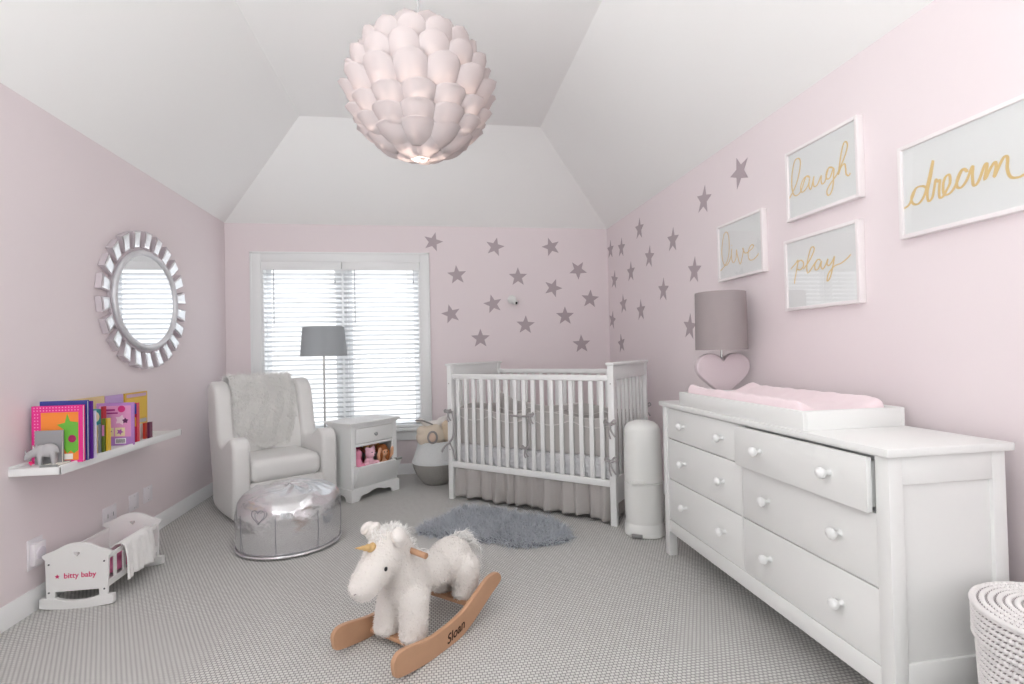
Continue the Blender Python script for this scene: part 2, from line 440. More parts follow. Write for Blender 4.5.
# ================================================================ STARS
def star_poly(R, rot=0, r=.42):
    return [((R if k % 2 == 0 else R * r) * math.sin(rot + PI * k / 5), (R if k % 2 == 0 else R * r) * math.cos(rot + PI * k / 5)) for k in range(10)]
SB = [(.044, 2.404, 15, 'just off the top corner of the window casing'),
      (.697, 2.358, 13, 'in the top row, midway between window and corner'),
      (1.31, 2.364, -17, 'in the top row, nearest the room corner'),
      (.287, 2.057, -5, 'in the second row, nearest the window'),
      (.939, 2.037, 0, 'directly above the small white camera'),
      (1.607, 2.114, 34, 'pointing downward, high beside the room corner'),
      (1.322, 1.918, 20, 'tilted, below the downward pointing star'),
      (1.736, 1.796, 5, 'closest of all to the room corner'),
      (.663, 1.748, -13, 'immediately left of the small white camera'),
      (.217, 1.646, -14, 'low beside the window casing, above the basket'),
      (1.449, 1.612, 0, 'upright, to the right of and below the camera'),
      (1.01, 1.52, 3, 'directly below the small white camera'),
      (.522, 1.383, 0, 'low, just above the left headboard of the crib'),
      (1.627, 1.304, -2, 'lowest by the corner, above the crib rear rail')]
for x, z, a, lb in SB:
    o = outline('star_decal', [star_poly(.105, 0)], STARM, None, ext=.0006, plane='xz')
    o.location = (x, YB - .0016, z); o.rotation_euler = (0, math.radians(a), 0)
    tag(o, 'taupe star decal on the window wall, ' + lb, 'wall decal', 'star decals on the walls')
SR = [(2.978, 2.346, -17, 'above the framed live print'),
      (3.416, 2.296, 12, 'second from the front along the ceiling edge'),
      (4.568, 2.36, 6, 'topmost of the group near the back corner'),
      (5.359, 2.32, 4, 'high up and tight against the back corner'),
      (5.036, 2.276, 8, 'high up, second out from the back corner'),
      (3.905, 2.114, 7, 'below the ceiling, one row below the front two'),
      (4.363, 2.06, 10, 'in the middle, under the topmost back one'),
      (3.576, 1.816, 8, 'directly left of the picture reading live'),
      (4.8, 1.993, 3, 'below and left of the middle one, upright'),
      (5.261, 1.978, 12, 'in the third row down, beside the back corner'),
      (4.1, 1.733, 6, 'midway between the table lamp and back corner'),
      (5.019, 1.699, -5, 'fourth row down, just out from the back corner'),
      (4.581, 1.598, 0, 'low, above the right end board of the crib'),
      (5.352, 1.556, 14, 'low and tight against the back corner'),
      (3.667, 1.399, 8, 'lowest, just left of the taupe lamp shade'),
      (5.102, 1.297, -8, 'lowest of all, over the crib end board')]
for y, z, a, lb in SR:
    o = outline('star_decal', [star_poly(.105, math.radians(a))], STARM, None, ext=.0006, plane='-yz')
    o.location = (XR - .0016, y, z)
    tag(o, 'taupe star decal on the picture wall, ' + lb, 'wall decal', 'star decals on the walls')

# small security camera between the stars
t = thing('security_camera', 'small round white camera mounted on the pink wall among the stars', 'camera', (.86, YB, 1.79))
MB().cyl((0, 0, 0), .034, -.012, 24, 'y').build('wall_mount', PLAST, t, bevel=.003)
m = MB(); m.ball((0, -.045, 0), (.047, .036, .047), 24, 16); m.build('body', PLAST, t)
m = MB(); m.tube([(.02, -.05, -.02), (.042, -.085, -.04)], [.03, .026], 18); cb = m.build('camera_head', PLAST, t, bevel=.004)
m = MB(); m.tube([(.041, -.084, -.0395), (.045, -.09, -.043)], [.013, .011], 14); m.build('lens', BLACK, cb)

# ================================================================ PICTURES
SCRIPT = {
'live': [[(3.218, 1.747), (3.165, 1.762), (3.112, 1.798), (3.084, 1.858), (3.08, 1.938), (3.092, 1.981), (3.11, 1.995), (3.135, 1.983), (3.157, 1.93), (3.167, 1.866), (3.155, 1.806), (3.128, 1.778), (3.091, 1.79), (3.061, 1.83), (3.052, 1.872), (3.057, 1.837), (3.053, 1.8), (3.036, 1.781), (3.008, 1.804), (2.999, 1.857), (2.993, 1.825), (2.966, 1.761), (2.942, 1.8), (2.927, 1.843), (2.936, 1.854), (2.915, 1.822), (2.884, 1.82), (2.834, 1.836), (2.827, 1.85), (2.845, 1.856), (2.871, 1.836), (2.881, 1.804), (2.868, 1.771), (2.831, 1.765), (2.795, 1.78), (2.779, 1.792)], [(3.051, 1.898), (3.047, 1.891)]],
'laugh': [[(2.525, 2.021), (2.484, 2.055), (2.443, 2.105), (2.418, 2.168), (2.414, 2.21), (2.432, 2.228), (2.457, 2.218), (2.477, 2.161), (2.482, 2.099), (2.471, 2.051), (2.446, 2.036), (2.414, 2.051), (2.375, 2.113), (2.349, 2.099), (2.375, 2.113), (2.4, 2.1), (2.416, 2.07), (2.409, 2.042), (2.384, 2.046), (2.359, 2.069), (2.35, 2.096), (2.357, 2.06), (2.343, 2.038), (2.32, 2.095), (2.326, 2.067), (2.319, 2.043), (2.296, 2.048), (2.272, 2.083), (2.273, 2.058), (2.266, 2.039), (2.246, 2.049), (2.222, 2.103), (2.196, 2.094), (2.222, 2.103), (2.239, 2.08), (2.235, 2.054), (2.214, 2.055), (2.191, 2.092), (2.193, 2.048), (2.2, 2.001), (2.217, 1.974), (2.233, 1.974), (2.237, 1.996), (2.215, 2.022), (2.177, 2.05), (2.156, 2.075), (2.124, 2.119), (2.105, 2.163), (2.111, 2.186), (2.126, 2.184), (2.143, 2.142), (2.155, 2.091), (2.164, 2.05), (2.145, 2.08), (2.125, 2.088), (2.119, 2.066), (2.117, 2.038), (2.103, 2.025), (2.093, 2.034)]],
'play': [[(2.509, 1.656), (2.469, 1.681), (2.452, 1.694), (2.461, 1.656), (2.478, 1.604), (2.485, 1.574)], [(2.458, 1.679), (2.436, 1.691), (2.415, 1.679), (2.414, 1.656), (2.438, 1.641), (2.462, 1.649)], [(2.414, 1.641), (2.368, 1.679), (2.335, 1.725), (2.341, 1.743), (2.358, 1.737), (2.377, 1.696), (2.389, 1.652), (2.386, 1.618), (2.37, 1.623), (2.343, 1.648), (2.312, 1.673), (2.293, 1.666), (2.312, 1.673), (2.333, 1.65), (2.329, 1.624), (2.309, 1.628), (2.288, 1.661), (2.292, 1.636), (2.28, 1.62), (2.261, 1.638), (2.245, 1.664), (2.251, 1.64), (2.237, 1.631), (2.214, 1.652), (2.204, 1.668), (2.215, 1.623), (2.235, 1.57), (2.254, 1.558), (2.244, 1.592), (2.206, 1.622), (2.165, 1.629), (2.13, 1.644), (2.106, 1.66)]],
'dream': [[(1.846, 1.795), (1.81, 1.803), (1.789, 1.834), (1.773, 1.863), (1.745, 1.862), (1.731, 1.850), (1.745, 1.862), (1.773, 1.863), (1.794, 1.835), (1.79, 1.807), (1.766, 1.798), (1.741, 1.822), (1.722, 1.875), (1.7, 1.948), (1.711, 1.89), (1.727, 1.833), (1.724, 1.797), (1.708, 1.806), (1.698, 1.845), (1.692, 1.870), (1.684, 1.860), (1.676, 1.862), (1.680, 1.83), (1.680, 1.800), (1.668, 1.796), (1.652, 1.816), (1.638, 1.84), (1.639, 1.87), (1.654, 1.867), (1.664, 1.84), (1.661, 1.804), (1.639, 1.802), (1.617, 1.825), (1.591, 1.874), (1.574, 1.86), (1.591, 1.874), (1.608, 1.851), (1.613, 1.819), (1.597, 1.81), (1.576, 1.832), (1.555, 1.874), (1.557, 1.838), (1.554, 1.804), (1.538, 1.811), (1.514, 1.863), (1.507, 1.857), (1.516, 1.812), (1.496, 1.845), (1.481, 1.861), (1.478, 1.843), (1.486, 1.81), (1.467, 1.846), (1.452, 1.868), (1.442, 1.861), (1.444, 1.823), (1.434, 1.793), (1.411, 1.785), (1.395, 1.789)]]}
FRAMEM = mat('white_picture_frame', 'efe9e9', .4)
PGL = glass_mat('picture_glass', 2.1)
def picture(word, ya, yb_, za, zb, label):
    # ya far edge, yb_ near edge; front face .035 off the wall
    t = thing('framed_print', label, 'picture', (XR, (ya + yb_) / 2, za), 0, 'framed gold script prints')
    cy = (ya + yb_) / 2; h = (ya - yb_) / 2; H = zb - za; f = .016
    m = MB()
    m.box(-.035, -.001, h - f, h, 0, H); m.box(-.035, -.001, -h, -h + f, 0, H); m.box(-.035, -.001, -h + f, h - f, 0, f); m.box(-.035, -.001, -h + f, h - f, H - f, H)
    m.build('frame', FRAMEM, t, bevel=.0015)
    MB().box(-.024, -.003, -h + f, h - f, f, H - f).build('backing_sheet', PAPER, t)
    MB().box(-.0300, -.0285, -h + f + .001, h - f - .001, f + .001, H - f - .001).build('glass', PGL, t)
    m = MB()
    for st in SCRIPT[word]:
        pts = catmull([(y - cy, z - za) for y, z in st], 5)
        wd = .0036 if word != 'live' else .0033
        if word == 'dream': wd = .0046
        L = []; Rr = []
        for i, p in enumerate(pts):
            q0 = Vector(pts[max(i - 1, 0)]); q1 = Vector(pts[min(i + 1, len(pts) - 1)]); tt = q1 - q0
            if tt.length < 1e-9: tt = Vector((1, 0))
            tt.normalize(); k = wd * (.75 + .45 * abs(tt.y))
            nn = Vector((-tt.y, tt.x)) * k; P = Vector(p)
            L.append(P + nn); Rr.append(P - nn)
        nn_ = len(L); lay = lambda i: -.0249 - 4e-6 * i          # each stroke lies over the one before
        vs = [(lay(i), a.x, a.y) for i, a in enumerate(L)] + [(lay(i), a.x, a.y) for i, a in enumerate(Rr)]
        m.add(vs, [(i, i + 1, nn_ + i + 1, nn_ + i) for i in range(nn_ - 1)])
    o = m.build('gold_lettering', GOLD, t, smooth=0, weld=False)
    o['label'] = 'gold foil handwriting reading ' + word
picture('live', 3.206, 2.727, 1.678, 2.05, 'white framed gold print reading live, above the taupe table lamp')
picture('laugh', 2.518, 2.039, 1.909, 2.281, 'white framed gold print reading laugh, hung above the one with reflections')
picture('play', 2.549, 2.052, 1.432, 1.812, 'white framed gold print reading play, with window reflections in its glass')
picture('dream', 1.845, 1.30, 1.672, 2.048, 'white framed gold print reading dream, nearest the viewer')

# ================================================================ DRESSER
DY = 1.39
D = thing('dresser', 'long white six drawer dresser with round white knobs against the pink wall', 'dresser', (1.374, DY, 0))
L_, Wd, Hd = 1.609, .47, .921
MB().box(0, Wd, 0, L_, Hd - .026, Hd).build('top', WHITE2, D, bevel=.004)
for x in (.018, Wd - .07):
    for y in (.016, L_ - .066):
        MB().box(x, x + .05, y, y + .05, 0, Hd - .026).build('leg', WHITE2, D, bevel=.002)
m = MB(); m.box(.035, Wd - .02, .028, .04, .15, Hd - .026); m.build('side_panel', WHITE2, D)
m = MB(); m.box(.035, Wd - .02, L_ - .04, L_ - .028, .15, Hd - .026); m.build('side_panel', WHITE2, D)
for z0_, z1_ in ((.15, .25), (Hd - .026 - .09, Hd - .026)):
    m = MB(); m.box(.068, Wd - .07, .017, .028, z0_, z1_); m.build('side_rail', WHITE2, D, bevel=.002)
MB().box(.05, Wd - .02, .04, L_ - .04, .14, .16).build('bottom_panel', WHITE2, D)
MB().box(Wd - .028, Wd - .02, .04, L_ - .04, .15, Hd - .026).build('back_panel', WHITE2, D)
MB().box(.022, .04, .066, L_ - .066, .145, .218).build('apron', WHITE2, D, bevel=.002)
SHAD = mat('shadow_gap_wood', 'b9babb', .6)
MB().box(.048, .06, .05, L_ - .05, .2, Hd - .028).build('front_carcass', SHAD, D)
MB().box(.022, .048, .066, L_ - .066, Hd - .034, Hd - .026).build('top_rail', WHITE2, D)
MB().box(.024, .048, .797, .807, .218, Hd - .034).build('divider', WHITE2, D)
for ci, (ya, yb_) in enumerate(((.0695, .7945), (.8095, L_ - .0695))):
    for ri, (za, zb) in enumerate(((.221, .462), (.467, .703), (.708, .884))):
        pull = .034 if (ci == 0 and ri == 2) else 0.0
        del_ = MB(); del_.box(.024, .044, ya, yb_, za, zb)
        if pull: del_.box(.044, .044 + .03, ya + .01, ya + .022, za + .015, zb - .015); del_.box(.044, .074, yb_ - .022, yb_ - .01, za + .015, zb - .015)
        dr = del_.build('drawer', WHITE2, D, bevel=.002); dr.location = (-pull, 0, 0)
        for ky in ((.225, .61) if ci == 0 else (.95, 1.335)):
            kz = (za + zb) / 2 + .005
            m = MB(); m.M = Matrix.Translation((.026, ky, kz)) @ Matrix.Rotation(-PI / 2, 4, 'Y')
            m.lathe([(.013, 0), (.010, .004), (.008, .014), (.009, .022), (.0155, .026), (.0205, .034), (.0195, .043), (.013, .050), (0, .053)], 20)
            m.build('knob', WHITE, dr)

# changing tray and pad
T = thing('changing_tray', 'white rectangular changing tray on top of the white dresser', 'changing tray', (1.385, 1.765, .921))
tx, ty, th_ = .445, .985, .074
m = MB(); m.box(0, .018, 0, ty, 0, th_); m.build('front_board', WHITE2, T, bevel=.002)
m = MB(); m.box(tx - .018, tx, 0, ty, 0, th_); m.build('back_board', WHITE2, T, bevel=.002)
for y in (0, ty - .018): MB().box(.018, tx - .018, y, y + .018, 0, th_).build('end_board', WHITE2, T, bevel=.002)
MB().box(.018, tx - .018, .018, ty - .018, 0, .008).build('base_board', WHITE2, T)
P = thing('changing_pad', 'pale pink contoured changing pad lying in the white tray', 'changing pad', (1.385 + .024, 1.765 + .05, .93))
pw, pl_ = .395, .90
def padf(u, v):
    # u round the section, v along the length
    e = min(v, 1 - v); en = min(1, e / .06); en = math.sqrt(max(0, 1 - (1 - en) ** 2))
    ys = v * pl_
    a = 2 * PI * u
    x = pw / 2 + pw / 2 * math.copysign(abs(math.cos(a)) ** .35, math.cos(a)) * (.95 + .05 * en)
    q = abs(2 * x / pw - 1); hgt = .048 + .075 * max(0, (q - .25) / .75) ** 1.5
    if v > .86: hgt += (.02) * (v - .86) / .14
    if q > .93: hgt *= 1 - .35 * ((q - .93) / .07) ** 2
    hgt = max(hgt * (.55 + .45 * en), .02)
    wr = .003 * math.sin(ys * 55 + x * 22) * math.sin(ys * 13 + 1)
    z = hgt / 2 + hgt / 2 * math.copysign(abs(math.sin(a)) ** .5, math.sin(a)) + (wr if math.sin(a) > 0 else 0)
    return (x, ys, max(z, 0.0))
m = MB(); m.grid(padf, 64, 60, cu=True)
m.add([padf(i / 64, 0) for i in range(64)], [tuple(range(64))]); m.add([padf(i / 64, 1) for i in range(64)], [tuple(range(64))])
m.build('pad_cover', PINKPAD, P, smooth=60)

# table lamp with heart base
TL = thing('table_lamp', 'table lamp with taupe drum shade and flat pink heart base on the dresser', 'lamp', (1.725, 2.87, .9225), 0)
HEARTM = mat('dusty_pink_gloss', 'd2c4c8', .3, coat=.3)
o = outline('heart_base', [heart(.33, .265)], HEARTM, TL, ext=.016, bev=.006, plane='xz', off=(0, 0, .146))
o.location = (0, 0, 0)
MB().box(-.07, .07, -.05, .05, 0, .012).build('foot', HEARTM, TL, bevel=.004)
MB().tube([(0, 0, .2), (0, 0, .42)], .006, 12).build('stem', SILVER, TL)
def shade(name, m_, parent, r0_, r1_, z0_, z1_, n_=48):
    m = MB(); m.lathe([(r0_, z0_), (r1_, z1_), (r1_ - .003, z1_), (r0_ - .003, z0_), (r0_, z0_)], n_)
    return m.build(name, m_, parent, smooth=50)
s_ = shade('lamp_shade', TAUPEF, TL, .148, .144, .305, .648)
m = MB(); [m.tube([(0, 0, .4), (.142 * math.cos(a), .142 * math.sin(a), .60)], .0015, 5) for a in (0, 2.1, 4.2)]; m.build('shade_spider', SILVER, s_)
m = MB(); m.ball((0, 0, .46), (.03, .03, .04)); m.build('bulb', PAPER, TL)

# ================================================================ CRIB
CA = -.7126
CR = thing('crib', 'white slatted baby crib standing diagonally in the room corner', 'crib', (1.26, 3.473, 0), CA)
# local: x from -1.43 (left end) to 0 (right end), y 0 (front) to .778 (rear)
CL, CW, CH = 1.495, .778, 1.149
def cbox(*a): return MB().box(*a)
for x in (-CL, -.045):
    for y in (0, CW - .045):
        cbox(x, x + .045, y, y + .045, 0, CH - .02).build('leg', WHITE, CR, bevel=.004)
for x, lab in ((-CL, 0), (-.045, 1)):
    cbox(x - .008, x + .053, -.012, CW + .012, CH - .02, CH).build('end_cap', WHITE, CR, bevel=.005)
    cbox(x + .006, x + .039, .045, CW - .045, CH - .125, CH - .02).build('end_board', WHITE, CR, bevel=.002)
    cbox(x + .006, x + .039, .045, CW - .045, .15, .335).build('end_rail', WHITE, CR, bevel=.002)
    for i in range(8):
        y = .045 + (CW - .09) * (i + .5) / 8
        cbox(x + .014, x + .03, y - .018, y + .018, .335, CH - .125).build('slat', WHITE, CR, bevel=.003)
for y in (.008, CW - .04):
    zt = 1.06 if y < .1 else 1.075
    cbox(-CL + .045, -.045, y, y + .032, zt - .042, zt).build('top_rail', WHITE, CR, bevel=.008, seg=3)
    cbox(-CL + .045, -.045, y + .002, y + .03, .27, .318).build('bottom_rail', WHITE, CR, bevel=.004)
    for i in range(17):
        x = -CL + .045 + (CL - .09) * (i + .7) / 17.4
        cbox(x - .0165, x + .0165, y + .009, y + .023, .318, zt - .042).build('slat', WHITE, CR, bevel=.003)
for x, z in ((-CL + .022, .98), (-.022, 1.0), (-.022, .72), (-CL + .022, .42)):
    m = MB(); m.cyl((x, 0.0, z), .005, -.002, 12, 'y'); m.build('bolt', SILVER, CR)
m = MB()
for i in range(12): m.box(-CL + .06, -.06, .06 + i * .055, .075 + i * .055, .285, .3)
m.box(-CL + .06, -CL + .08, .05, CW - .05, .28, .3); m.box(-.08, -.06, .05, CW - .05, .28, .3)
m.build('mattress_support', SILVER, CR)
MT = thing('crib_mattress', 'crib mattress in a dotted white plush sheet behind the crib slats', 'mattress', (1.26, 3.473, .302), CA)
MB().box(-CL + .05, -.05, .05, CW - .05, 0, .165).build('mattress', SHEETM, MT, bevel=.03, seg=4)

# padded bumper: front, rear and two ends, with scalloped piping and ties
BU = thing('crib_bumper', 'quilted grey crib bumper tied to the slats with grey ribbons', 'crib bumper', (1.26, 3.473, .47), CA)
RIB = mat('grey_satin_ribbon', 'a9a5a5', .5)
def panel(name, p0, p1, inward, h=.285, th=.03, rear=False, pk=0):
    p0 = Vector(p0); p1 = Vector(p1); L = (p1 - p0).length; d = (p1 - p0) / L; nn = Vector(inward)
    def top(s):
        return h + .018 * math.sin(s * L * 9) + pk * max(0, 1 - abs(s - .02) * 9) * .09
    def fn(u, v):
        a = 2 * PI * v; s = u
        H = top(s); cz = H / 2; e = min(1, min(s, 1 - s) * L / .02); e = math.sqrt(max(.05, 1 - (1 - e) ** 2))
        puff = th * (.75 + .25 * abs(math.sin(s * L * 14)))
        yy = puff * .5 * math.copysign(abs(math.sin(a)) ** .6, math.sin(a)) * e
        zz = cz + (H / 2) * math.copysign(abs(math.cos(a)) ** .5, math.cos(a)) * (1 - .02 * (1 - e))
        yy *= 1 - .45 * math.exp(-((zz - .175) / .012) ** 2)
        return tuple(p0 + d * (s * L) + nn * (th / 2 + yy + .004) + Vector((0, 0, zz)))
    m = MB(); m.grid(fn, 90, 28, cv=True)
    m.add([fn(0, i / 28) for i in range(28)], [tuple(range(28))]); m.add([fn(1, i / 28) for i in range(28)], [tuple(range(28))])
    pn = m.build(name, BUMPER, BU, smooth=70)
    # swagged piping, outer side and inner side
    for sd in (-.003, th + .008):
        path = []
        for i in range(81):
            s = i / 80
            path.append(p0 + d * (L * s) + nn * sd + Vector((0, 0, .25 - .045 * abs(math.sin(s * L * PI / .36)))))
        m = MB(); m.tube(path, .005, 6); m.build('piping', PIPING, pn)
    m = MB(); m.tube([p0 + d * (L * i / 60) + nn * (th / 2) + Vector((0, 0, top(i / 60) - .001)) for i in range(1, 60)], .005, 6); m.build('piping', PIPING, pn)
    return pn
panel('front_panel', (-CL + .055, .046, 0), (-.055, .046, 0), (0, 1, 0))
panel('rear_panel', (-CL + .055, CW - .046, 0), (-.055, CW - .046, 0), (0, -1, 0), pk=1)
panel('end_panel', (-CL + .05, .09, 0), (-CL + .05, CW - .09, 0), (1, 0, 0), h=.30)
panel('end_panel', (-.05, .09, 0), (-.05, CW - .09, 0), (-1, 0, 0))
def ribbon(path, wd=.012, name='tie', parent=BU, m_=RIB):
    pts = catmull(path, 6); vs = []; n_ = len(pts)
    for i, p in enumerate(pts):
        p = Vector(p); t_ = Vector(pts[min(i + 1, n_ - 1)]) - Vector(pts[max(i - 1, 0)]); t_.normalize()
        sd = t_.cross(Vector((0, 1, 0)));
        if sd.length < .1: sd = Vector((0, 0, 1))
        sd.normalize(); vs += [p - sd * wd / 2, p + sd * wd / 2]
    m = MB(); m.add(vs, [(2 * i, 2 * i + 1, 2 * i + 3, 2 * i + 2) for i in range(n_ - 1)])
    return m.build(name, m_, parent, smooth=60, weld=False, solid=.0022)
def bow(x, z, y=-.012, s=1.0, wide=0.0):
    ribbon([(x - .02 - wide, y + .004, z), (x - wide / 2, y, z + .004), (x + .02, y + .004, z)], .02)
    ribbon([(x, y, z), (x + .035 * s, y - .008, z + .035 * s), (x + .045 * s, y - .01, z + .012), (x, y - .004, z)], .012)
    ribbon([(x, y, z), (x - .03 * s, y - .008, z + .03 * s), (x - .035 * s, y - .01, z + .006), (x, y - .004, z)], .012)
    ribbon([(x, y - .004, z), (x + .012, y - .01, z - .04), (x + .04 * s, y - .006, z - .085 * s)], .012)
    ribbon([(x, y - .004, z), (x - .005, y - .01, z - .05), (x + .006, y - .006, z - .10 * s)], .011)
bow(-.03, .245); bow(-.03, -.015)
# left post: long trailing ribbon as in a loop
zl = .27
ribbon([(-CL - .03, -.01, zl), (-CL + .02, -.014, zl + .01), (-CL + .07, -.012, zl - .005)], .022)
ribbon([(-CL + .06, -.012, zl), (-CL + .085, -.02, zl - .08), (-CL + .075, -.02, zl - .2), (-CL + .03, -.022, zl - .26), (-CL - .02, -.022, zl - .30), (-CL - .05, -.02, zl - .345)], .018)
ribbon([(-CL + .03, -.02, zl - .25), (-CL + .07, -.02, zl - .32), (-CL + .09, -.02, zl - .39)], .014)
bow(-CL + .02, zl - .005, s=.8)
# middle ties
ribbon([(-.86, -.008, .27), (-.78, -.012, .268), (-.69, -.008, .27)], .016)
bow(-.67, .275, s=.7); bow(-.72, .02, s=.7)
ribbon([(-.69, -.008, .265), (-.685, -.012, .15), (-.69, -.01, .03)], .012)
bow(-.02, .29, y=CW + .01, s=.9)

# skirt
SK = thing('crib_skirt', 'gathered grey crib skirt hanging under the white crib', 'bed skirt', (1.26, 3.473, 0), CA)
def skirt(name, p0, p1, nn, seed):
    random.seed(seed); p0 = Vector(p0); p1 = Vector(p1); L = (p1 - p0).length; d = (p1 - p0) / L; nn = Vector(nn)
    ph = [random.uniform(0, 6.28) for _ in range(4)]
    def fn(u, v):
        s = u * L; k = .25 + .75 * v ** .8
        w_ = .026 * math.sin(s * 52 + 1.3 * math.sin(s * 9 + ph[0])) + .016 * math.sin(s * 27 + ph[1] + v * .5) + .006 * math.sin(s * 117 + ph[2])
        return tuple(p0 + d * (s + .006 * k * math.sin(s * 50 + ph[3])) + nn * (w_ * k) + Vector((0, 0, .285 - v * (.255 + .006 * math.sin(s * 14 + ph[0])))))
    m = MB(); m.grid(fn, 420 if L > 1 else 220, 12)
    m.build(name, SKIRTM, SK, smooth=80, solid=.002)
skirt('front_panel', (-CL + .06, .035, 0), (-.06, .035, 0), (0, -1, 0), 3)
skirt('end_panel', (-.05, .07, 0), (-.05, CW - .07, 0), (1, 0, 0), 5)
skirt('end_panel', (-CL + .05, .07, 0), (-CL + .05, CW - .07, 0), (-1, 0, 0), 6)

# ================================================================ DIAPER PAIL
BN = thing('diaper_pail', 'tall rounded white diaper pail between the crib and dresser', 'bin', (1.405, 3.335, 0), -.35)
def rr(a, p=2.6):
    c, s = abs(math.cos(a)), abs(math.sin(a)); return 1 / ((c ** p + s ** p) ** (1 / p))
m = MB(); m.lathe([(.122, 0), (.13, .006), (.131, .05), (.124, .075), (.119, .09)], 48, wob=lambda a, z: rr(a)); base = m.build('base', PLAST, BN, smooth=50)
m = MB(); m.lathe([(.117, .05), (.124, .12), (.127, .24), (.126, .353), (.12, .356)], 48, wob=lambda a, z: rr(a)); m.build('body', PLAST, BN, smooth=50)
m = MB(); m.lathe([(.119, .356), (.125, .36), (.125, .46), (.121, .62), (.117, .70), (.108, .725), (.082, .745), (.045, .757), (0, .761)], 48, wob=lambda a, z: rr(a)); m.build('lid', PLAST, BN, smooth=50)
MB().box(-.085, .0, -.142, -.11, .352, .372).build('latch', PLAST, BN, bevel=.006)
m = MB(); m.box(-.09, -.02, -.15, -.118, .012, .03); m.build('pedal', mat('grey_pedal', '8b8b8a', .5), BN, bevel=.004)

# ================================================================ HAMPER (bottom right)
HP = thing('woven_hamper', 'round white woven lidded hamper in front of the dresser end', 'basket', (1.70, 1.155, 0))
GAPM = mat('rope_gap_shade', '8d8586', .9)
ROPE = mat('white_woven_rope', 'ece9e8', .85, var=.1, vscale=25)
def coil(name, prof_fn, rows, parent, nseg=90, amp=.0085, m_=ROPE):
    # coiled rope rows with slanted stitches: modelled in the surface
    m = MB(); vs = []; per = 6; V = rows * per
    def hgt(u, v):
        k = v * rows; a = 2 * PI * u
        bul = abs(math.sin(PI * k)) ** .6
        st = abs(math.sin(nseg / 2 * a + (int(k) % 2) * PI / 2)) ** .5
        return bul, st
    def fn(u, v):
        r, z, nr, nz = prof_fn(v); a = 2 * PI * u
        bul, st = hgt(u, v)
        d = amp * (bul - .6) + amp * .8 * (st - .7) * bul
        return ((r + nr * d) * math.cos(a), (r + nr * d) * math.sin(a), z + nz * d)
    NU = nseg * 4
    m.grid(fn, NU, V, cu=True)
    # shade in the holes between the strands, painted as a darker colour
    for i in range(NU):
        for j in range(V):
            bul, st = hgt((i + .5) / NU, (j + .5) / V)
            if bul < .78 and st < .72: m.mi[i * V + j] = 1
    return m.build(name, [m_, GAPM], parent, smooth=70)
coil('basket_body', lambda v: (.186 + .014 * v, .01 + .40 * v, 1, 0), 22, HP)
MB().cyl((0, 0, .005), .185, .38, 40).build('lining', ROPE, HP)
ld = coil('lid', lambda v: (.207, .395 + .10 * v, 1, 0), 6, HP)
def topf(v):
    r = .209 * (1 - v) + .004
    return (r, .497 + .006 * (1 - (r / .209) ** 2), 0, 1)
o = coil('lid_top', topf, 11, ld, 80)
m = MB(); m.tube([(.208 * math.cos(2 * PI * i / 60), .208 * math.sin(2 * PI * i / 60), .495) for i in range(60)], .007, 8, closed=True); m.build('lid_rim', ROPE, ld)

# ================================================================ ARMCHAIR
AC = thing('armchair', 'white leather wingback armchair beside the window', 'armchair', (-1.456, 4.082, 0), math.radians(33.1))
def side_profile():
    p = [(.0, .03), (-.012, .30), (-.012, .52), (.0, .585), (.035, .625), (.09, .635), (.17, .61), (.26, .57), (.34, .55), (.41, .57), (.445, .63), (.47, .73), (.495, .85), (.525, .95), (.575, 1.01), (.65, 1.04), (.73, 1.035), (.785, .995), (.795, .90), (.745, .60), (.645, .25), (.575, .03)]
    p = p + [p[0]]
    return catmull(p, 4)[:-1]
prof = side_profile()
for x0_, flip in ((0, 0), (.668, 1)):
    m = MB(); m.prism(prof, 'x', x0_, x0_ + .125)
    m.build('arm_and_wing', LEATHER, AC, bevel=.038, seg=5, smooth=60)
def bk(u, v):
    # back cushion: u across, v round the section
    a = 2 * PI * v; x = .115 + .562 * u
    e = 1 - .08 * (2 * u - 1) ** 4
    zc, hz = .70, .335 * e; yc = .50 + (0 if True else 0); hy = .085
    zz = hz * math.copysign(abs(math.cos(a)) ** .6, math.cos(a)); yy = hy * math.copysign(abs(math.sin(a)) ** .7, math.sin(a))
    return (x, yc + .055 + yy + .27 * (zz + zc - .5) , zc + zz)
m = MB(); m.grid(bk, 16, 36, cv=True)
m.add([bk(0, i / 36) for i in range(36)], [tuple(range(36))]); m.add([bk(1, i / 36) for i in range(36)], [tuple(range(36))])
m.build('backrest', LEATHER, AC, smooth=70)
m = MB(); m.box(.125, .668, .0, .54, .275, .455); m.build('seat', LEATHER, AC, bevel=.06, seg=6, smooth=60)
m = MB(); m.box(.12, .672, .012, .56, .045, .285); m.build('seat_base', LEATHER, AC, bevel=.012, seg=3)
m = MB(); m.lathe([(.26, 0), (.26, .02), (.2, .035), (.05, .05)], 32, .4, .30); m.build('swivel_base', mat('dark_base', '3a3a3c', .5), AC)

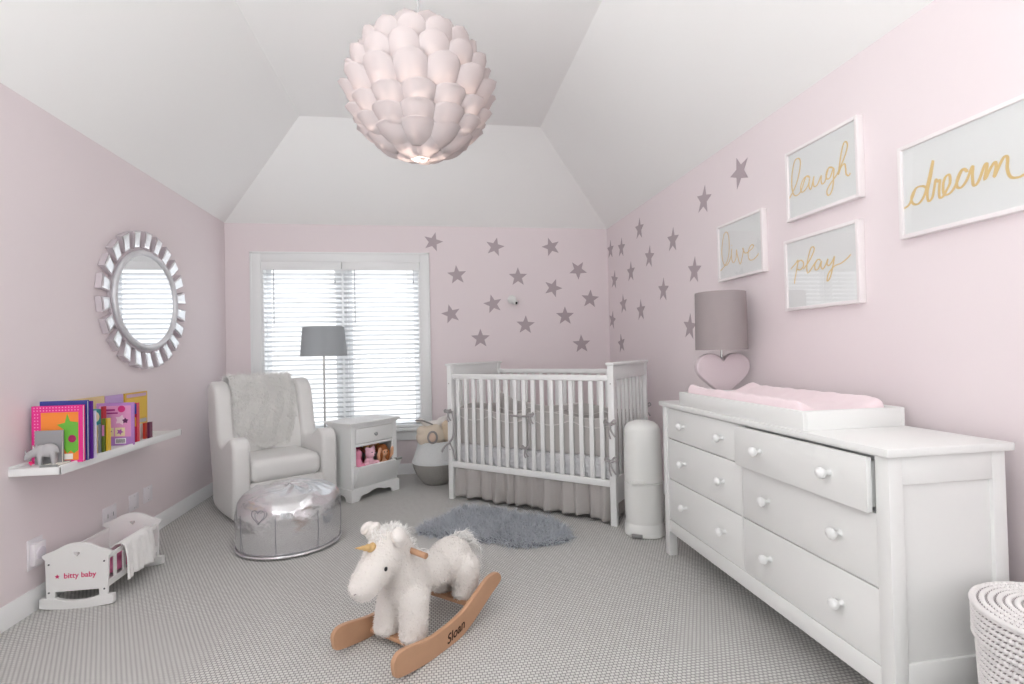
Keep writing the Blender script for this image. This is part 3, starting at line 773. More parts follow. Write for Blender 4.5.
# fur throw over the back
FT = thing('fur_throw', 'fluffy white fur throw draped over the white armchair back', 'throw', (-1.456, 4.082, 0), math.radians(33.1))
def thr(u, v):
    # v from behind the top (0) over and down the front (1)
    s = 2 * u - 1
    low = 1 - .35 * abs(s) ** 1.6 + .05 * math.sin(u * 17)
    hw = .268 + .015 * math.sin(v * 9)
    k = v * low
    path = [(.80, .85), (.81, 1.02), (.765, 1.07), (.68, 1.06), (.625, .96), (.59, .84), (.555, .72), (.52, .60), (.495, .50), (.46, .475)]
    f = k * (len(path) - 1); i = min(int(f), len(path) - 2); t = f - i
    y = path[i][0] * (1 - t) + path[i + 1][0] * t; z = path[i][1] * (1 - t) + path[i + 1][1] * t
    dr = 0.0
    if abs(s) > .9 and v > .2: dr = .0
    return (.392 + s * hw, y - .018 - dr + .006 * math.sin(u * 23 + v * 15), z + .008)
m = MB(); m.grid(thr, 26, 40)
me_ = m.build('pelt', FURW, FT, smooth=70, solid=.008)
tris = tri_sample(me_.data)
me_.data.calc_loop_triangles()
m = MB(); random.seed(11)
# orient normals towards the front/up side
T_ = []
for a_, b_, c_, ar in tris:
    nn = (b_ - a_).cross(c_ - a_)
    T_.append((a_, b_, c_, ar) if (nn.y < 0 or nn.z > 0) and not (nn.y > 0 and nn.z < 0) else (a_, c_, b_, ar))
fur(m, T_, 12000, .045, .0035, lean=(0, -.1, -.7), rnd=.35)
m.build('fur', FURW, FT, smooth=0, weld=False)['kind'] = 'stuff'

# ================================================================ SILVER POUF
PF = thing('pouf', 'round metallic silver leather pouf in front of the armchair', 'pouf', (-.955, 3.675, 0))
PF.scale = (.93, .93, .965)
FOIL = mat('crinkled_silver_leather', 'e6e6e8', .25, .9, bump=.7, bscale=5.5, bdist=.03)
def pouf(u, v):
    a = 2 * PI * u
    pr_ = [(.0, .008), (.32, .008), (.345, .03), (.352, .09), (.354, .17), (.352, .25), (.342, .305), (.315, .345), (.26, .375), (.18, .393), (.09, .402), (0, .404)]
    f = v * (len(pr_) - 1); i = min(int(f), len(pr_) - 2); t = f - i
    r = pr_[i][0] * (1 - t) + pr_[i + 1][0] * t; z = pr_[i][1] * (1 - t) + pr_[i + 1][1] * t
    seam = math.exp(-(math.sin(a * 4) / .06) ** 2)
    if v > .15: r -= .004 * seam * (r > .02)
    if v > .45:
        z += .009 * math.sin(a * 5 + 9 * r) * math.sin(r * 16) + .005 * math.sin(a * 9 + r * 30)
        r += .004 * math.sin(a * 7 + z * 20) * (r > .1)
    return (r * math.cos(a), r * math.sin(a), z)
m = MB(); m.grid(pouf, 120, 44, cu=True); m.build('pouf_cover', FOIL, PF, smooth=70)
m = MB(); m.tube([(.35 * math.cos(2 * PI * i / 64), .35 * math.sin(2 * PI * i / 64), .018) for i in range(64)], .009, 8, closed=True); m.build('piping', FOIL, PF)
for k in range(8):
    a = PI * k / 4; m = MB(); m.tube([(.3525 * math.cos(a), .3525 * math.sin(a), z) for z in (.03, .12, .2, .27)], .0018, 5)
    m.build('seam', mat('grey_stitching', '8c8c90', .6), PF)
hp = heart(.095, .09, 40); a0 = math.radians(-108)
m = MB(); m.tube([(.356 * math.cos(a0 + x / .355), .356 * math.sin(a0 + x / .355), .275 + z) for x, z in hp], .0022, 5, closed=True)
m.build('heart_stitching', mat('grey_stitching', '8c8c90', .6), PF)

# ================================================================ FLOOR LAMP
FL = thing('floor_lamp', 'slim chrome floor lamp with a grey shade in front of the window', 'lamp', (-1.005, 5.13, 0))
m = MB(); m.lathe([(.13, 0), (.13, .012), (.11, .02), (.02, .03), (.012, .05)], 36); m.build('base', SILVER, FL)
MB().tube([(0, 0, .03), (0, 0, 1.36)], .009, 12).build('pole', SILVER, FL)
s_ = shade('lamp_shade', GREYF, FL, .212, .188, 1.235, 1.51)
m = MB(); [m.tube([(0, 0, 1.36), (.19 * math.cos(a), .19 * math.sin(a), 1.49)], .0015, 5) for a in (0, 2.1, 4.2)]; m.build('shade_spider', SILVER, s_)
MB().ball((0, 0, 1.40), (.03, .03, .04)).build('bulb', PAPER, FL)

# ================================================================ NIGHTSTAND
NS = thing('nightstand', 'white nightstand with one drawer and an open tilting toy bin', 'nightstand', (-.677, 4.51, 0), math.radians(45.6))
# local x 0..W along the front, y 0 (front) .. DP (back)
W_, DP, HT = .50, .325, .665
for x in (0, W_ - .018): MB().box(x, x + .018, 0.0, DP, .06, HT - .035).build('side_panel', WHITE, NS)
MB().box(.018, W_ - .018, DP - .012, DP, .06, HT - .035).build('back_panel', WHITE, NS)
MB().box(.018, W_ - .018, .0, DP - .012, .10, .115).build('shelf', WHITE, NS)
m = MB(); m.box(-.03, W_ + .03, -.03, DP + .01, HT - .014, HT); m.box(-.018, W_ + .018, -.018, DP, HT - .026, HT - .014); m.box(-.008, W_ + .008, -.008, DP, HT - .036, HT - .026)
m.build('top', WHITE, NS, bevel=.004)
m = MB(); m.box(.018, .05, 0, .018, .10, HT - .036); m.box(W_ - .05, W_ - .018, 0, .018, .10, HT - .036); m.box(.05, W_ - .05, 0, .018, .455, .478); m.box(.05, W_ - .05, 0, .018, .612, HT - .036)
m.build('face_frame', WHITE, NS, bevel=.001)
dr = MB().box(.0515, W_ - .0515, -.003, .016, .482, .609).build('drawer', WHITE, NS, bevel=.003)
m = MB(); m.M = Matrix.Translation((W_ / 2, -.003, .545)) @ Matrix.Rotation(PI / 2, 4, 'X'); m.lathe([(.008, 0), (.006, .008), (.014, .014), (.017, .02), (.013, .027), (0, .03)], 16); m.build('knob', mat('glass_knob', 'b9bcbb', .15, .3), dr)
# tilted bin front
bd = MB(); c_, s_n = math.cos(math.radians(24)), math.sin(math.radians(24))
bd.M = Matrix.Translation((0, 0, .118)) @ Matrix.Rotation(math.radians(24), 4, 'X')
bd.box(.02, W_ - .02, -.008, .010, 0, .20)
b2 = bd.build('bin_door', WHITE, NS, bevel=.003)
for x in (.024, W_ - .036):
    m = MB(); m.prism([(0.0, .12), (-.078, .298), (.10, .298), (.10, .12)], 'x', x, x + .010); m.build('bin_side', WHITE, b2)
m = MB(); m.box(W_ - .085, W_ - .022, -.100, -.066, .293, .312); m.build('latch', SILVER, b2, bevel=.004)
# scalloped plinth
pl = [(-.012, 0), (.05, 0)]
pl += catmull([(.065, .0), (.085, .035), (.12, .045), (.16, .048), (.20, .062), (.25, .07), (.30, .062), (.34, .048), (.38, .045), (.415, .035), (.435, .0)], 4) + [(.45, 0), (W_ + .012, 0), (W_ + .012, .095), (W_ + .004, .105), (-.004, .105), (-.012, .095)]
m = MB(); m.prism(pl, 'y', -.014, .004); m.build('plinth', WHITE, NS, smooth=30)
ps = [(.0, 0), (.05, 0)] + catmull([(.06, 0), (.08, .04), (.13, .05), (.23, .05), (.28, .04), (.30, 0)], 4) + [(DP, 0), (DP, .105), (0, .105)]
for x in (-.012, W_ - .004): m = MB(); m.prism(ps, 'x', x, x + .016); m.build('plinth', WHITE, NS, smooth=30)

# toys in the bin
def toyroot(name, label, cat, x, y, z):
    q = Matrix.Translation((-.677, 4.51, 0)) @ Matrix.Rotation(math.radians(45.6), 4, 'Z') @ Vector((x, y, z + .045))
    o = thing(name, label, cat, q, math.radians(45.6), 'toys in the nightstand bin'); o.scale = (1.12, 1.12, 1.12); return o
PK = mat('bright_pink_plush', 'f29ab8', .9, sheen=.3); PK2 = mat('hot_pink_cloth', 'd4477c', .9); PK3 = mat('baby_pink_plush', 'f3c4d2', .9, bump=.5, bscale=120, bdist=.003, sheen=.3)
SKD = mat('brown_doll_skin', '9c5c3c', .5); SKL = mat('peach_doll_skin', 'edb894', .5); HRD = mat('dark_doll_hair', '3a2118', .7, bump=.6, bscale=90, bdist=.005); HRB = mat('blond_doll_hair', 'd9a860', .6, bump=.6, bscale=90, bdist=.005); HRR = mat('auburn_doll_hair', 'a5602f', .6, bump=.6, bscale=90, bdist=.005)
t = toyroot('plush_toy', 'round bright pink plush toy at the near side of the toy bin', 'plush toy', .095, .075, .12)
blob('body', [('e', (0, 0, .09), (.055, .065, .10)), ('e', (.01, 0, .19), (.045, .045, .045)), ('e', (.04, -.03, .1), (.03, .04, .025))], PK, t)
t = toyroot('doll', 'brown skinned doll with dark hair and hot pink dress in the toy bin', 'doll', .175, .17, .12)
h_ = blob('body', [('e', (0, 0, .29), (.045, .045, .05)), ('t', [(0, 0, .25), (0, 0, .2)], (.018, .03)), ('t', [(-.03, -.01, .22), (-.05, -.06, .17)], (.016, .013)), ('t', [(.03, -.01, .22), (.055, -.05, .19)], (.016, .013))], SKD, t, .005)
m = MB(); m.lathe([(.07, .02), (.055, .12), (.036, .21), (.03, .235)], 20); m.build('dress', PK2, t)
blob('hair', [('e', (0, .012, .305), (.053, .05, .05)), ('e', (-.045, .01, .29), (.022, .03, .035)), ('e', (.045, .01, .29), (.022, .03, .035))], HRD, t, .005)
m = MB(); [m.ball((x, -.043, .29), .006) for x in (-.015, .015)]; m.build('eyes', BLACK, t)
t = toyroot('teddy_bear', 'small pale pink bear in the middle of the toy bin', 'plush toy', .225, .045, .12)
blob('body', [('e', (0, 0, .09), (.045, .045, .075)), ('e', (0, -.015, .19), (.042, .04, .04)), ('e', (-.032, -.01, .225), (.017, .01, .017)), ('e', (.032, -.01, .225), (.017, .01, .017)), ('e', (-.045, -.03, .11), (.02, .03, .02)), ('e', (.045, -.03, .11), (.02, .03, .02)), ('e', (0, -.05, .18), (.018, .014, .014))], PK3, t, .005)
m = MB(); [m.ball((x, -.054, .2), .0045) for x in (-.016, .016)]; m.ball((0, -.066, .184), .005); m.build('eyes', BLACK, t)
t = toyroot('doll', 'blond doll lying back behind the others in the toy bin', 'doll', .345, .16, .14)
blob('body', [('e', (0, 0, .24), (.05, .05, .053)), ('t', [(0, .02, .2), (0, .04, .05)], (.02, .045)), ('t', [(-.04, 0, .16), (-.085, -.05, .19)], (.016, .013)), ('t', [(.04, 0, .16), (.07, -.06, .16)], (.016, .013))], SKL, t, .005)
blob('hair', [('e', (0, .012, .262), (.056, .054, .048)), ('e', (-.055, .005, .20), (.02, .03, .06)), ('e', (.055, .005, .20), (.02, .03, .06))], HRB, t, .005)
m = MB(); [m.ball((x, -.048, .24), .0055) for x in (-.018, .018)]; m.build('eyes', BLACK, t)
t = toyroot('doll', 'auburn haired doll with raised peach arms at the front of the toy bin', 'doll', .375, .045, .12)
blob('body', [('e', (0, 0, .175), (.04, .04, .045)), ('t', [(0, 0, .14), (0, .01, .03)], (.02, .04)), ('t', [(-.035, 0, .1), (-.07, -.03, .16), (-.06, -.04, .21)], (.016, .014, .013)), ('t', [(.035, 0, .1), (.07, -.03, .15), (.065, -.04, .2)], (.016, .014, .013))], SKL, t, .005)
blob('hair', [('e', (0, .01, .195), (.048, .045, .042)), ('e', (-.035, -.01, .15), (.018, .03, .05)), ('e', (.035, -.01, .15), (.018, .03, .05))], HRR, t, .005)
m = MB(); [m.ball((x, -.038, .178), .005) for x in (-.014, .014)]; m.build('eyes', BLACK, t)

# ================================================================ BELLY BASKET + PLUSHES
BK = thing('belly_basket', 'two tone belly basket, white above grey, behind the crib post', 'basket', (.03, 5.02, 0))
WWV = mat('white_seagrass', 'e4e6e6', .8, bump=1, bscale=120, bdist=.006, btype='voronoi'); GWV = mat('grey_seagrass', 'aeaba6', .85, bump=1, bscale=120, bdist=.006, btype='voronoi', var=.2)
m = MB(); m.lathe([(0, 0), (.11, 0), (.145, .03), (.185, .09), (.215, .16), (.225, .205)], 44); m.build('lower_weave', GWV, BK, smooth=60)
m = MB(); m.lathe([(.225, .205), (.228, .215), (.215, .24), (.195, .30), (.176, .36), (.168, .405), (.16, .408), (.168, .36), (.19, .28), (.2, .22)], 44); m.build('upper_weave', WWV, BK, smooth=60)
t = thing('plush_toy', 'cream plush animal with a round grey rimmed ear in the basket', 'plush toy', (-.01, 4.96, .36), .1)
blob('body', [('e', (0.0, 0, .09), (.145, .09, .105)), ('e', (-.08, -.01, .15), (.06, .06, .05)), ('e', (.03, .0, .14), (.08, .07, .07))], CREAM, t, .008)
GR = mat('grey_rib_cloth', '9b9794', .9)
m = MB(); m.tube([(.0 + .04 * math.cos(a), -.105, .1 + .052 * math.sin(a)) for a in [2 * PI * i / 30 for i in range(30)]], .009, 8, closed=True); m.build('ear_rim', GR, t)
m = MB(); m.ball((0, -.098, .1), (.037, .014, .048)); m.build('ear', mat('peach_cloth', 'd8bfae', .9), t)
t = thing('plush_toy', 'white plush rabbit lying on top in the basket', 'plush toy', (.03, 5.04, .50), .2)
blob('body', [('e', (0, 0, .04), (.11, .07, .055)), ('e', (.06, -.04, .085), (.05, .05, .045)), ('t', [(.08, -.03, .11), (.14, -.02, .15), (.16, 0, .1)], (.02, .022, .014)), ('t', [(-.08, 0, .05), (-.15, -.03, .11), (-.18, -.04, .1)], (.03, .02, .014))], PLUSH, t, .008)
m = MB(); m.tube([(-.20, -.05, .115), (-.14, -.075, .11), (-.07, -.085, .08), (-.02, -.085, .05)], .008, 6); m.build('ribbon', GR, t)
t = thing('plush_toy', 'pale beige plush beside the cream one, against the crib post', 'plush toy', (.13, 4.99, .40), .3)
blob('body', [('e', (0, 0, .06), (.07, .08, .09)), ('e', (0, -.02, .15), (.05, .05, .05))], mat('beige_plush', 'd9c6ae', .95, bump=.6, bscale=120, bdist=.004), t, .008)

# ================================================================ SHEEPSKIN RUG
RG = thing('sheepskin_rug', 'fluffy blue grey sheepskin rug on the carpet before the crib', 'rug', (.40, 3.66, 0))
ro = [(-0.105, 3.63), (-0.085, 3.72), (0.065, 3.86), (0.20, 4.06), (0.32, 4.06), (0.50, 3.93), (0.66, 3.78), (0.80, 3.68), (0.88, 3.52), (0.885, 3.34), (0.83, 3.27), (0.675, 3.235), (0.49, 3.255), (0.42, 3.34), (0.29, 3.39), (0.16, 3.44), (0.02, 3.53)]
ro = catmull([(x - .40, y - 3.66) for x, y in ro + [ro[0]]], 4)[:-1]
N = len(ro); cx_, cy_ = sum(p[0] for p in ro) / N, sum(p[1] for p in ro) / N
m = MB()
hts = [(1.0, .002), (1.0, .018), (.93, .028), (.75, .034), (.5, .037), (.25, .036)]
vs = [(cx_ + (x - cx_) * k, cy_ + (y - cy_) * k, z) for k, z in hts for x, y in ro] + [(cx_, cy_, .035)]
fs = [(i * N + j, i * N + (j + 1) % N, (i + 1) * N + (j + 1) % N, (i + 1) * N + j) for i in range(5) for j in range(N)] + [(5 * N + j, 5 * N + (j + 1) % N, 6 * N) for j in range(N)] + [tuple(range(N - 1, -1, -1))]
m.add(vs, fs); pelt = m.build('pelt', FURGD, RG, smooth=60)
tris = tri_sample(pelt.data); random.seed(21); m = MB()
fur(m, tris, 20000, .055, .0055, lean=(0, -.12, .2), rnd=.62, curl=.4, keep=lambda p: p.z > .004)
m.build('wool', FURG, RG, smooth=0, weld=False)['kind'] = 'stuff'

# ================================================================ ROCKING UNICORN
RU = thing('rocking_unicorn', 'white plush rocking unicorn with a gold horn on beech wood rockers', 'rocking toy', (-.066, 2.384, 0), math.atan2(.741, .671))
bot = [(-.345, .055), (-.328, .028), (-.231, .010), (-.14, .001), (-.03, 0), (.07, .010), (.16, .044), (.255, .09), (.33, .122), (.352, .135)]
top = [(.352, .155), (.325, .178), (.28, .182), (.238, .174), (.163, .143), (.075, .106), (-.02, .090), (-.13, .086), (-.2, .096), (-.28, .112), (-.325, .112), (-.348, .09)]
rp = catmull(bot + top + [bot[0]], 4)[:-1]
rk = outline('rocker', [rp], WOOD, RU, ext=.0075, bev=.003, plane='xz', off=(0, -.185, 0))
outline('rocker', [rp], WOOD, RU, ext=.0075, bev=.003, plane='xz', off=(0, .165, 0))
bl = text('burnt_lettering', 'Sloan', .056, mat('burnt_wood', '3c1d10', .8), rk, 'xz', (0, 0, 0), ext=.0006, shear=.3, offset=.0006, space=1.0)
bl.location = (.010, -.1962, .026); bl.rotation_euler = (0, -math.radians(11), 0)
for tx_, zz_ in ((-.12, .03), (.215, .07)):
    m = MB(); m.M = Matrix.Translation((tx_, 0, zz_)); m.box(-.04, .04, -.178, .158, -.009, .009); m.build('crossbar', WOOD, RU, bevel=.004)
m = MB(); m.box(-.065, -.02, -.187, -.167, -.0, .006)
body = blob('body', [
    ('e', (-.07, 0, .235), (.105, .095, .11)), ('e', (.06, 0, .245), (.12, .088, .085)), ('e', (.205, 0, .245), (.125, .10, .105)),
    ('t', [(-.08, 0, .27), (-.12, 0, .34), (-.155, 0, .40)], (.095, .085, .08)),
    ('e', (-.185, 0, .425), (.098, .086, .086)), ('t', [(-.20, 0, .42), (-.26, 0, .37), (-.315, 0, .325)], (.084, .072, .063)),
    ('e', (-.325, 0, .325), (.058, .055, .05)),
    ('t', [(-.105, -.060, .20), (-.115, -.066, .11), (-.118, -.068, .075)], (.066, .062, .060)),
    ('t', [(-.105, .060, .20), (-.125, .070, .11), (-.130, .073, .075)], (.066, .062, .060)),
    ('t', [(.235, -.062, .21), (.235, -.068, .15), (.228, -.068, .115)], (.078, .068, .060)),
    ('t', [(.235, .062, .21), (.235, .068, .15), (.228, .068, .115)], (.078, .068, .060)),
    ('e', (-.120, -.068, .058), (.064, .058, .03)), ('e', (-.132, .073, .058), (.064, .058, .03)),
    ('e', (.226, -.068, .10), (.064, .057, .03)), ('e', (.226, .068, .10), (.064, .057, .03)),
], PLUSH, RU, vox=.007, smooth=5)
# short pile over the body
tris = tri_sample(body.data); random.seed(4); m = MB()
fur(m, tris, 14000, .009, .0022, lean=(.3, 0, -.2), rnd=.4)
m.build('pile', PLUSH, RU, smooth=0, weld=False)['kind'] = 'stuff'
EARIN = mat('pale_ear_plush', 'ece4dd', .95)
for s_ in (-1, 1):
    e = blob('ear', [('e', (-.20, s_ * .078, .492), (.034, .028, .042), (s_ * .5, .2, 0)), ('e', (-.218, s_ * .092, .506), (.03, .022, .034), (s_ * .6, .3, 0))], PLUSH, RU, vox=.004, smooth=2)
    m = MB(); m.ball((-.236, s_ * .088, .502), (.009, .014, .02), rot=Euler((s_ * .5, .3, 0))); m.build('ear_lining', EARIN, e)
# horn: spiral cone
m = MB(); hb = Vector((-.248, 0, .452)); ht = Vector((-.362, 0, .486)); hd = ht - hb
a1 = hd.normalized().cross(Vector((0, 1, 0))).normalized(); a2 = Vector((0, 1, 0))
def horn(u, v):
    r = .0235 * (1 - v) + .001; a = 2 * PI * u
    r *= 1 + .12 * math.sin(a - v * 30)
    return tuple(hb + hd * v + (a1 * math.cos(a) + a2 * math.sin(a)) * r)
m.grid(horn, 24, 40, cu=True); m.build('horn', mat('gold_cloth', 'd8b47c', .4, .25), RU, smooth=60)
for s_ in (-1, 1):
    m = MB(); m.ball((-.272, s_ * .0745, .388), (.008, .005, .009)); m.build('eye', BLACK, RU)
m = MB(); m.tube([(-.376, -.02, .318), (-.379, -.01, .312)], .0025, 5); m.tube([(-.376, .02, .318), (-.379, .01, .312)], .0025, 5); m.build('nostril', mat('grey_stitch_thread', '9b9390', .8), RU)
m = MB(); m.tube([(-.125, -.155, .405), (-.125, -.05, .413)], .0125, 16); m.tube([(-.125, .05, .413), (-.125, .155, .405)], .0125, 16)
m.build('handle', WOOD, RU, smooth=40)
def tuft(name, roots, dirs, n_, length, wd, parent, m_, seed, spread=.35):
    random.seed(seed); m = MB()
    for _ in range(n_):
        f = random.random() * (len(roots) - 1); i = int(f); t = f - i
        p = Vector(roots[i]) * (1 - t) + Vector(roots[i + 1]) * t
        p += Vector((random.gauss(0, .012), random.gauss(0, .018), random.gauss(0, .006)))
        d = (Vector(dirs[i]) * (1 - t) + Vector(dirs[i + 1]) * t + Vector([random.gauss(0, spread) for _ in range(3)])).normalized()
        L = length * random.uniform(.6, 1.1); sd = d.cross(Vector([random.gauss(0, 1) for _ in range(3)])).normalized() * wd / 2
        q = [p, p + d * L * .4, p + d * L * .75 + Vector((0, 0, -.18)) * L, p + d * L + Vector((0, 0, -.5)) * L]
        vs = [];
        for k, pt in enumerate(q): sc_ = (1, .9, .6, .15)[k]; vs += [pt - sd * sc_, pt + sd * sc_]
        m.add(vs, [(2 * k, 2 * k + 1, 2 * k + 3, 2 * k + 2) for k in range(3)])
    return m.build(name, m_, parent, smooth=0, weld=False)
tuft('mane', [(-.245, 0, .475), (-.20, 0, .503), (-.145, 0, .498), (-.10, 0, .44), (-.06, 0, .37), (.0, 0, .335)], [(-.5, 0, .6), (.1, 0, 1), (.5, 0, .8), (1, 0, .4), (1, 0, .3), (1, 0, .4)], 1400, .042, .003, RU, FURW, 5)['kind'] = 'stuff'
tuft('tail', [(.27, 0, .335), (.315, 0, .305), (.335, 0, .26)], [(.75, -.05, .25), (.8, -.1, -.25), (.6, -.1, -.7)], 1100, .085, .003, RU, FURW, 6, .16)['kind'] = 'stuff'

# ================================================================ SUNBURST MIRROR
MI = thing('sunburst_mirror', 'oval silver sunburst wall mirror of mirrored tiles on the left wall', 'mirror', (XL, 3.985, 1.655))
RY, RZ = .375, .312
MIRM = mat('mirror_silvering', 'f2f3f4', .015, 1.0); MTILE = mat('bevelled_mirror_tile', 'f1f2f4', .22, 1.0); MEDGE = mat('silver_painted_edge', 'cfc6cb', .45, .3)
def ell(r, n_=72): return [((RY + r) * math.cos(2 * PI * i / n_), (RZ + r) * math.sin(2 * PI * i / n_)) for i in range(n_)]
outline('mirror_glass', [ell(.004)], MIRM, MI, ext=.002, plane='yz', off=(.028, 0, 0))
m = MB()
def ringf(u, v):
    a = 2 * PI * u; b_ = 2 * PI * v; r = .018 + .019 * math.cos(b_); x = .03 + .017 * math.sin(b_)
    return (x, (RY + r) * math.cos(a), (RZ + r) * math.sin(a))
m.grid(ringf, 90, 14, cu=True, cv=True); m.build('inner_frame', mat('silver_leaf_frame', 'dadadd', .4, .35), MI, smooth=70)
outline('backing', [ell(.05)], MEDGE, MI, ext=.008, plane='yz', off=(.012, 0, 0))
NT = 22
for i in range(NT):
    a = 2 * PI * (i + .5) / NT
    c = Vector((0, (RY + .052) * math.cos(a), (RZ + .052) * math.sin(a)))
    n_ = Vector((0, math.cos(a) / RY, math.sin(a) / RZ)).normalized(); tt = Vector((0, -n_.z, n_.y))
    Lr = .115; w0, w1 = .036, .047
    def P_(r, t, x): return tuple(Vector((x, 0, 0)) + c + n_ * r + tt * t)
    m = MB(); vs = [P_(0, -w0, .004), P_(0, w0, .004), P_(Lr, w1, .004), P_(Lr, -w1, .004), P_(0, -w0, .024), P_(0, w0, .024), P_(Lr, w1, .040), P_(Lr, -w1, .040)]
    m.add(vs, [(0, 1, 2, 3), (0, 4, 5, 1), (1, 5, 6, 2), (2, 6, 7, 3), (3, 7, 4, 0), (4, 7, 6, 5)])
    rt = m.build('ray_tile', MEDGE, MI, smooth=0)
    g = .006; k = .010
    m = MB(); vs = [P_(g, -w0 + g, .0255), P_(g, w0 - g, .0255), P_(Lr - g, w1 - g, .0405), P_(Lr - g, -w1 + g, .0405),
                    P_(g + k, -w0 + g + k, .0295), P_(g + k, w0 - g - k, .0295), P_(Lr - g - k, w1 - g - k, .0432), P_(Lr - g - k, -w1 + g + k, .0432)]
    m.add(vs, [(0, 1, 5, 4), (1, 2, 6, 5), (2, 3, 7, 6), (3, 0, 4, 7), (4, 5, 6, 7)])
    m.build('mirror_facet', MTILE, rt, smooth=0)

# ================================================================ SHELF + BOOKS
SZ = .736
SH = thing('picture_ledge', 'white wall shelf holding children books on the left wall', 'shelf', (XL, 2.80, SZ))
MB().box(0, .225, 0, 1.2, -.036, 0).build('shelf_board', WHITE, SH, bevel=.002)
MB().box(.215, .228, 0, 1.2, -.036, .008).build('front_lip', WHITE, SH, bevel=.002)
MB().box(.0, .006, 0, 1.2, -.0, .012).build('back_lip', WHITE, SH, bevel=.002)
m = MB(); m.box(.10, .226, 1.201, 1.207, -.034, -.002); m.build('end_clip', mat('grey_clip', '8f8e91', .4, .5), SH)
PAGES = mat('book_pages', 'efece4', .8, bump=.4, bscale=300, bdist=.001, btype='wave')
def book(label, x0, x1, y0, y1, h, col, face=None, group='books on the wall shelf', z=SZ, rough=.35, rx=0):
    """covers face the viewer (perpendicular to the wall) unless it is shown by its spine"""
    cov = mat('cover_' + col, col, rough)
    t = thing('book', label, 'book', ((x0 + x1) / 2, (y0 + y1) / 2, z + .0008), 0, group); t.rotation_euler = (rx, 0, 0)
    w_ = (x1 - x0) / 2; d_ = (y1 - y0) / 2
    m = MB(); e = .0018
    if face != 'spine':
        m.box(-w_, w_, -d_, -d_ + e, 0, h); m.box(-w_, w_, d_ - e, d_, 0, h); m.box(-w_, -w_ + e, -d_ + e, d_ - e, 0, h)
        m.build('cover', cov, t)
        MB().box(-w_ + e, w_ - .004, -d_ + e, d_ - e, .004, h - .004).build('pages', PAGES, t)
    else:
        m.box(-w_, -w_ + e, -d_, d_, 0, h); m.box(w_ - e, w_, -d_, d_, 0, h); m.box(-w_ + e, w_ - e, -d_, -d_ + e, 0, h)
        m.build('cover', cov, t)
        MB().box(-w_ + e, w_ - e, -d_ + e, d_ - .004, .004, h - .004).build('pages', PAGES, t)
    return t, w_, d_
def art(t, name, polys, col, y, rough=.4):
    return outline(name, polys, mat('print_' + col, col, rough), t, ext=.0004, plane='xz', off=(0, y, 0))
def rect(a, b, c, d): return [(a, c), (b, c), (b, d), (a, d)]
t, w_, d_ = book('large book with a pink polka dot border and a green shape on orange', -1.965, -1.737, 2.91, 2.928, .285, 'e2308c')
art(t, 'cover_panel', [rect(-.072, .095, .012, .252)], 'f08a36', -d_ - .0006)
gs = [(-.0, .19), (.035, .20), (.045, .245), (.058, .205), (.10 - .006, .20), (.094, .06), (.075, .045), (.06, .06), (.045, .045), (.03, .07), (.02, .12), (.03, .165)]
art(t, 'cover_picture', [gs], '6cb33f', -d_ - .0012)
art(t, 'cover_dot', [[(.067 + .018 * math.cos(a), .118 + .019 * math.sin(a)) for a in [PI * k / 10 for k in range(20)]]], 'a3265c', -d_ - .002)
art(t, 'barcode_panel', [rect(.02, .07, .016, .044)], 'f4efe8', -d_ - .002)
dots = [[(x + .003 * math.cos(a), z + .003 * math.sin(a)) for a in [PI * k / 4 for k in range(8)]] for x in [-.102 + .014 * i for i in range(15)] for z in (.262, .276)] + [[(x + .003 * math.cos(a), z + .003 * math.sin(a)) for a in [PI * k / 4 for k in range(8)]] for z in [.02 + .016 * i for i in range(15)] for x in (-.099, -.086)]
art(t, 'polka_dots', dots, 'f59cc6', -d_ - .0008)
t, w_, d_ = book('small square grey book standing behind the rhino figurine', -1.935, -1.815, 2.885, 2.90, .165, '9a9a9c')
book('tall dark blue book behind the pink bordered one', -1.955, -1.74, 2.95, 2.966, .305, '3a4697')
book('tall purple book just behind the dark blue one', -1.95, -1.738, 2.985, 2.995, .298, '6d2fa0')
book('slim white paperback behind the purple book', -1.95, -1.737, 3.01, 3.018, .245, 'e6dff0')
HALF = PI / 2
def wallbook(label, y0, y1, h, col):
    # leaning flat against the wall, cover to the room
    t, w_, d_ = book(label, -1.976 - (y1 - y0) / 2, -1.976 + (y1 - y0) / 2, 0, .010, h, col)
    t.location = (-1.977, (y0 + y1) / 2, SZ + .0008); t.rotation_euler = (0, 0, HALF); return t, w_, d_
t, w_, d_ = wallbook('tan yellow book facing the room at the back of the shelf', 3.20, 3.505, .29, 'e9cd92')
t, w_, d_ = wallbook('lilac book facing the room, beside the tan yellow one', 3.51, 3.70, .285, 'c3a0d6')
art(t, 'cover_picture', [[(x - .05, y + .22) for x, y in star_poly(.022, 0, .6)], [(x - .005, y + .215) for x, y in star_poly(.02, .4, .6)]], '5c4a86', -d_ - .0006)
t, w_, d_ = book('teal book with a round cream badge behind the little spines', -1.955, -1.89, 3.33, 3.342, .225, '3f9aa0')
art(t, 'cover_badge', [[(.0 + .022 * math.cos(a), .18 + .03 * math.sin(a)) for a in [PI * k / 12 for k in range(24)]]], 'e9d9bd', -d_ - .0006)
t, w_, d_ = book('red spined book between the teal and the lilac pink book', -1.887, -1.876, 3.32, 3.35, .24, 'b5323c', 'spine')
t, w_, d_ = book('light blue book shown by its spine, tallest of the little ones', -1.850, -1.826, 3.15, 3.18, .155, '6fb6dc', 'spine')
t, w_, d_ = book('thin cream book right of the light blue one', -1.823, -1.813, 3.155, 3.185, .15, 'e8d2a2', 'spine')
t, w_, d_ = book('thin grey book between the cream and the green spines', -1.811, -1.803, 3.16, 3.19, .155, '9aa3a8', 'spine')
t, w_, d_ = book('book with a pink and olive green spine', -1.800, -1.784, 3.17, 3.20, .185, '6c7f2c', 'spine')
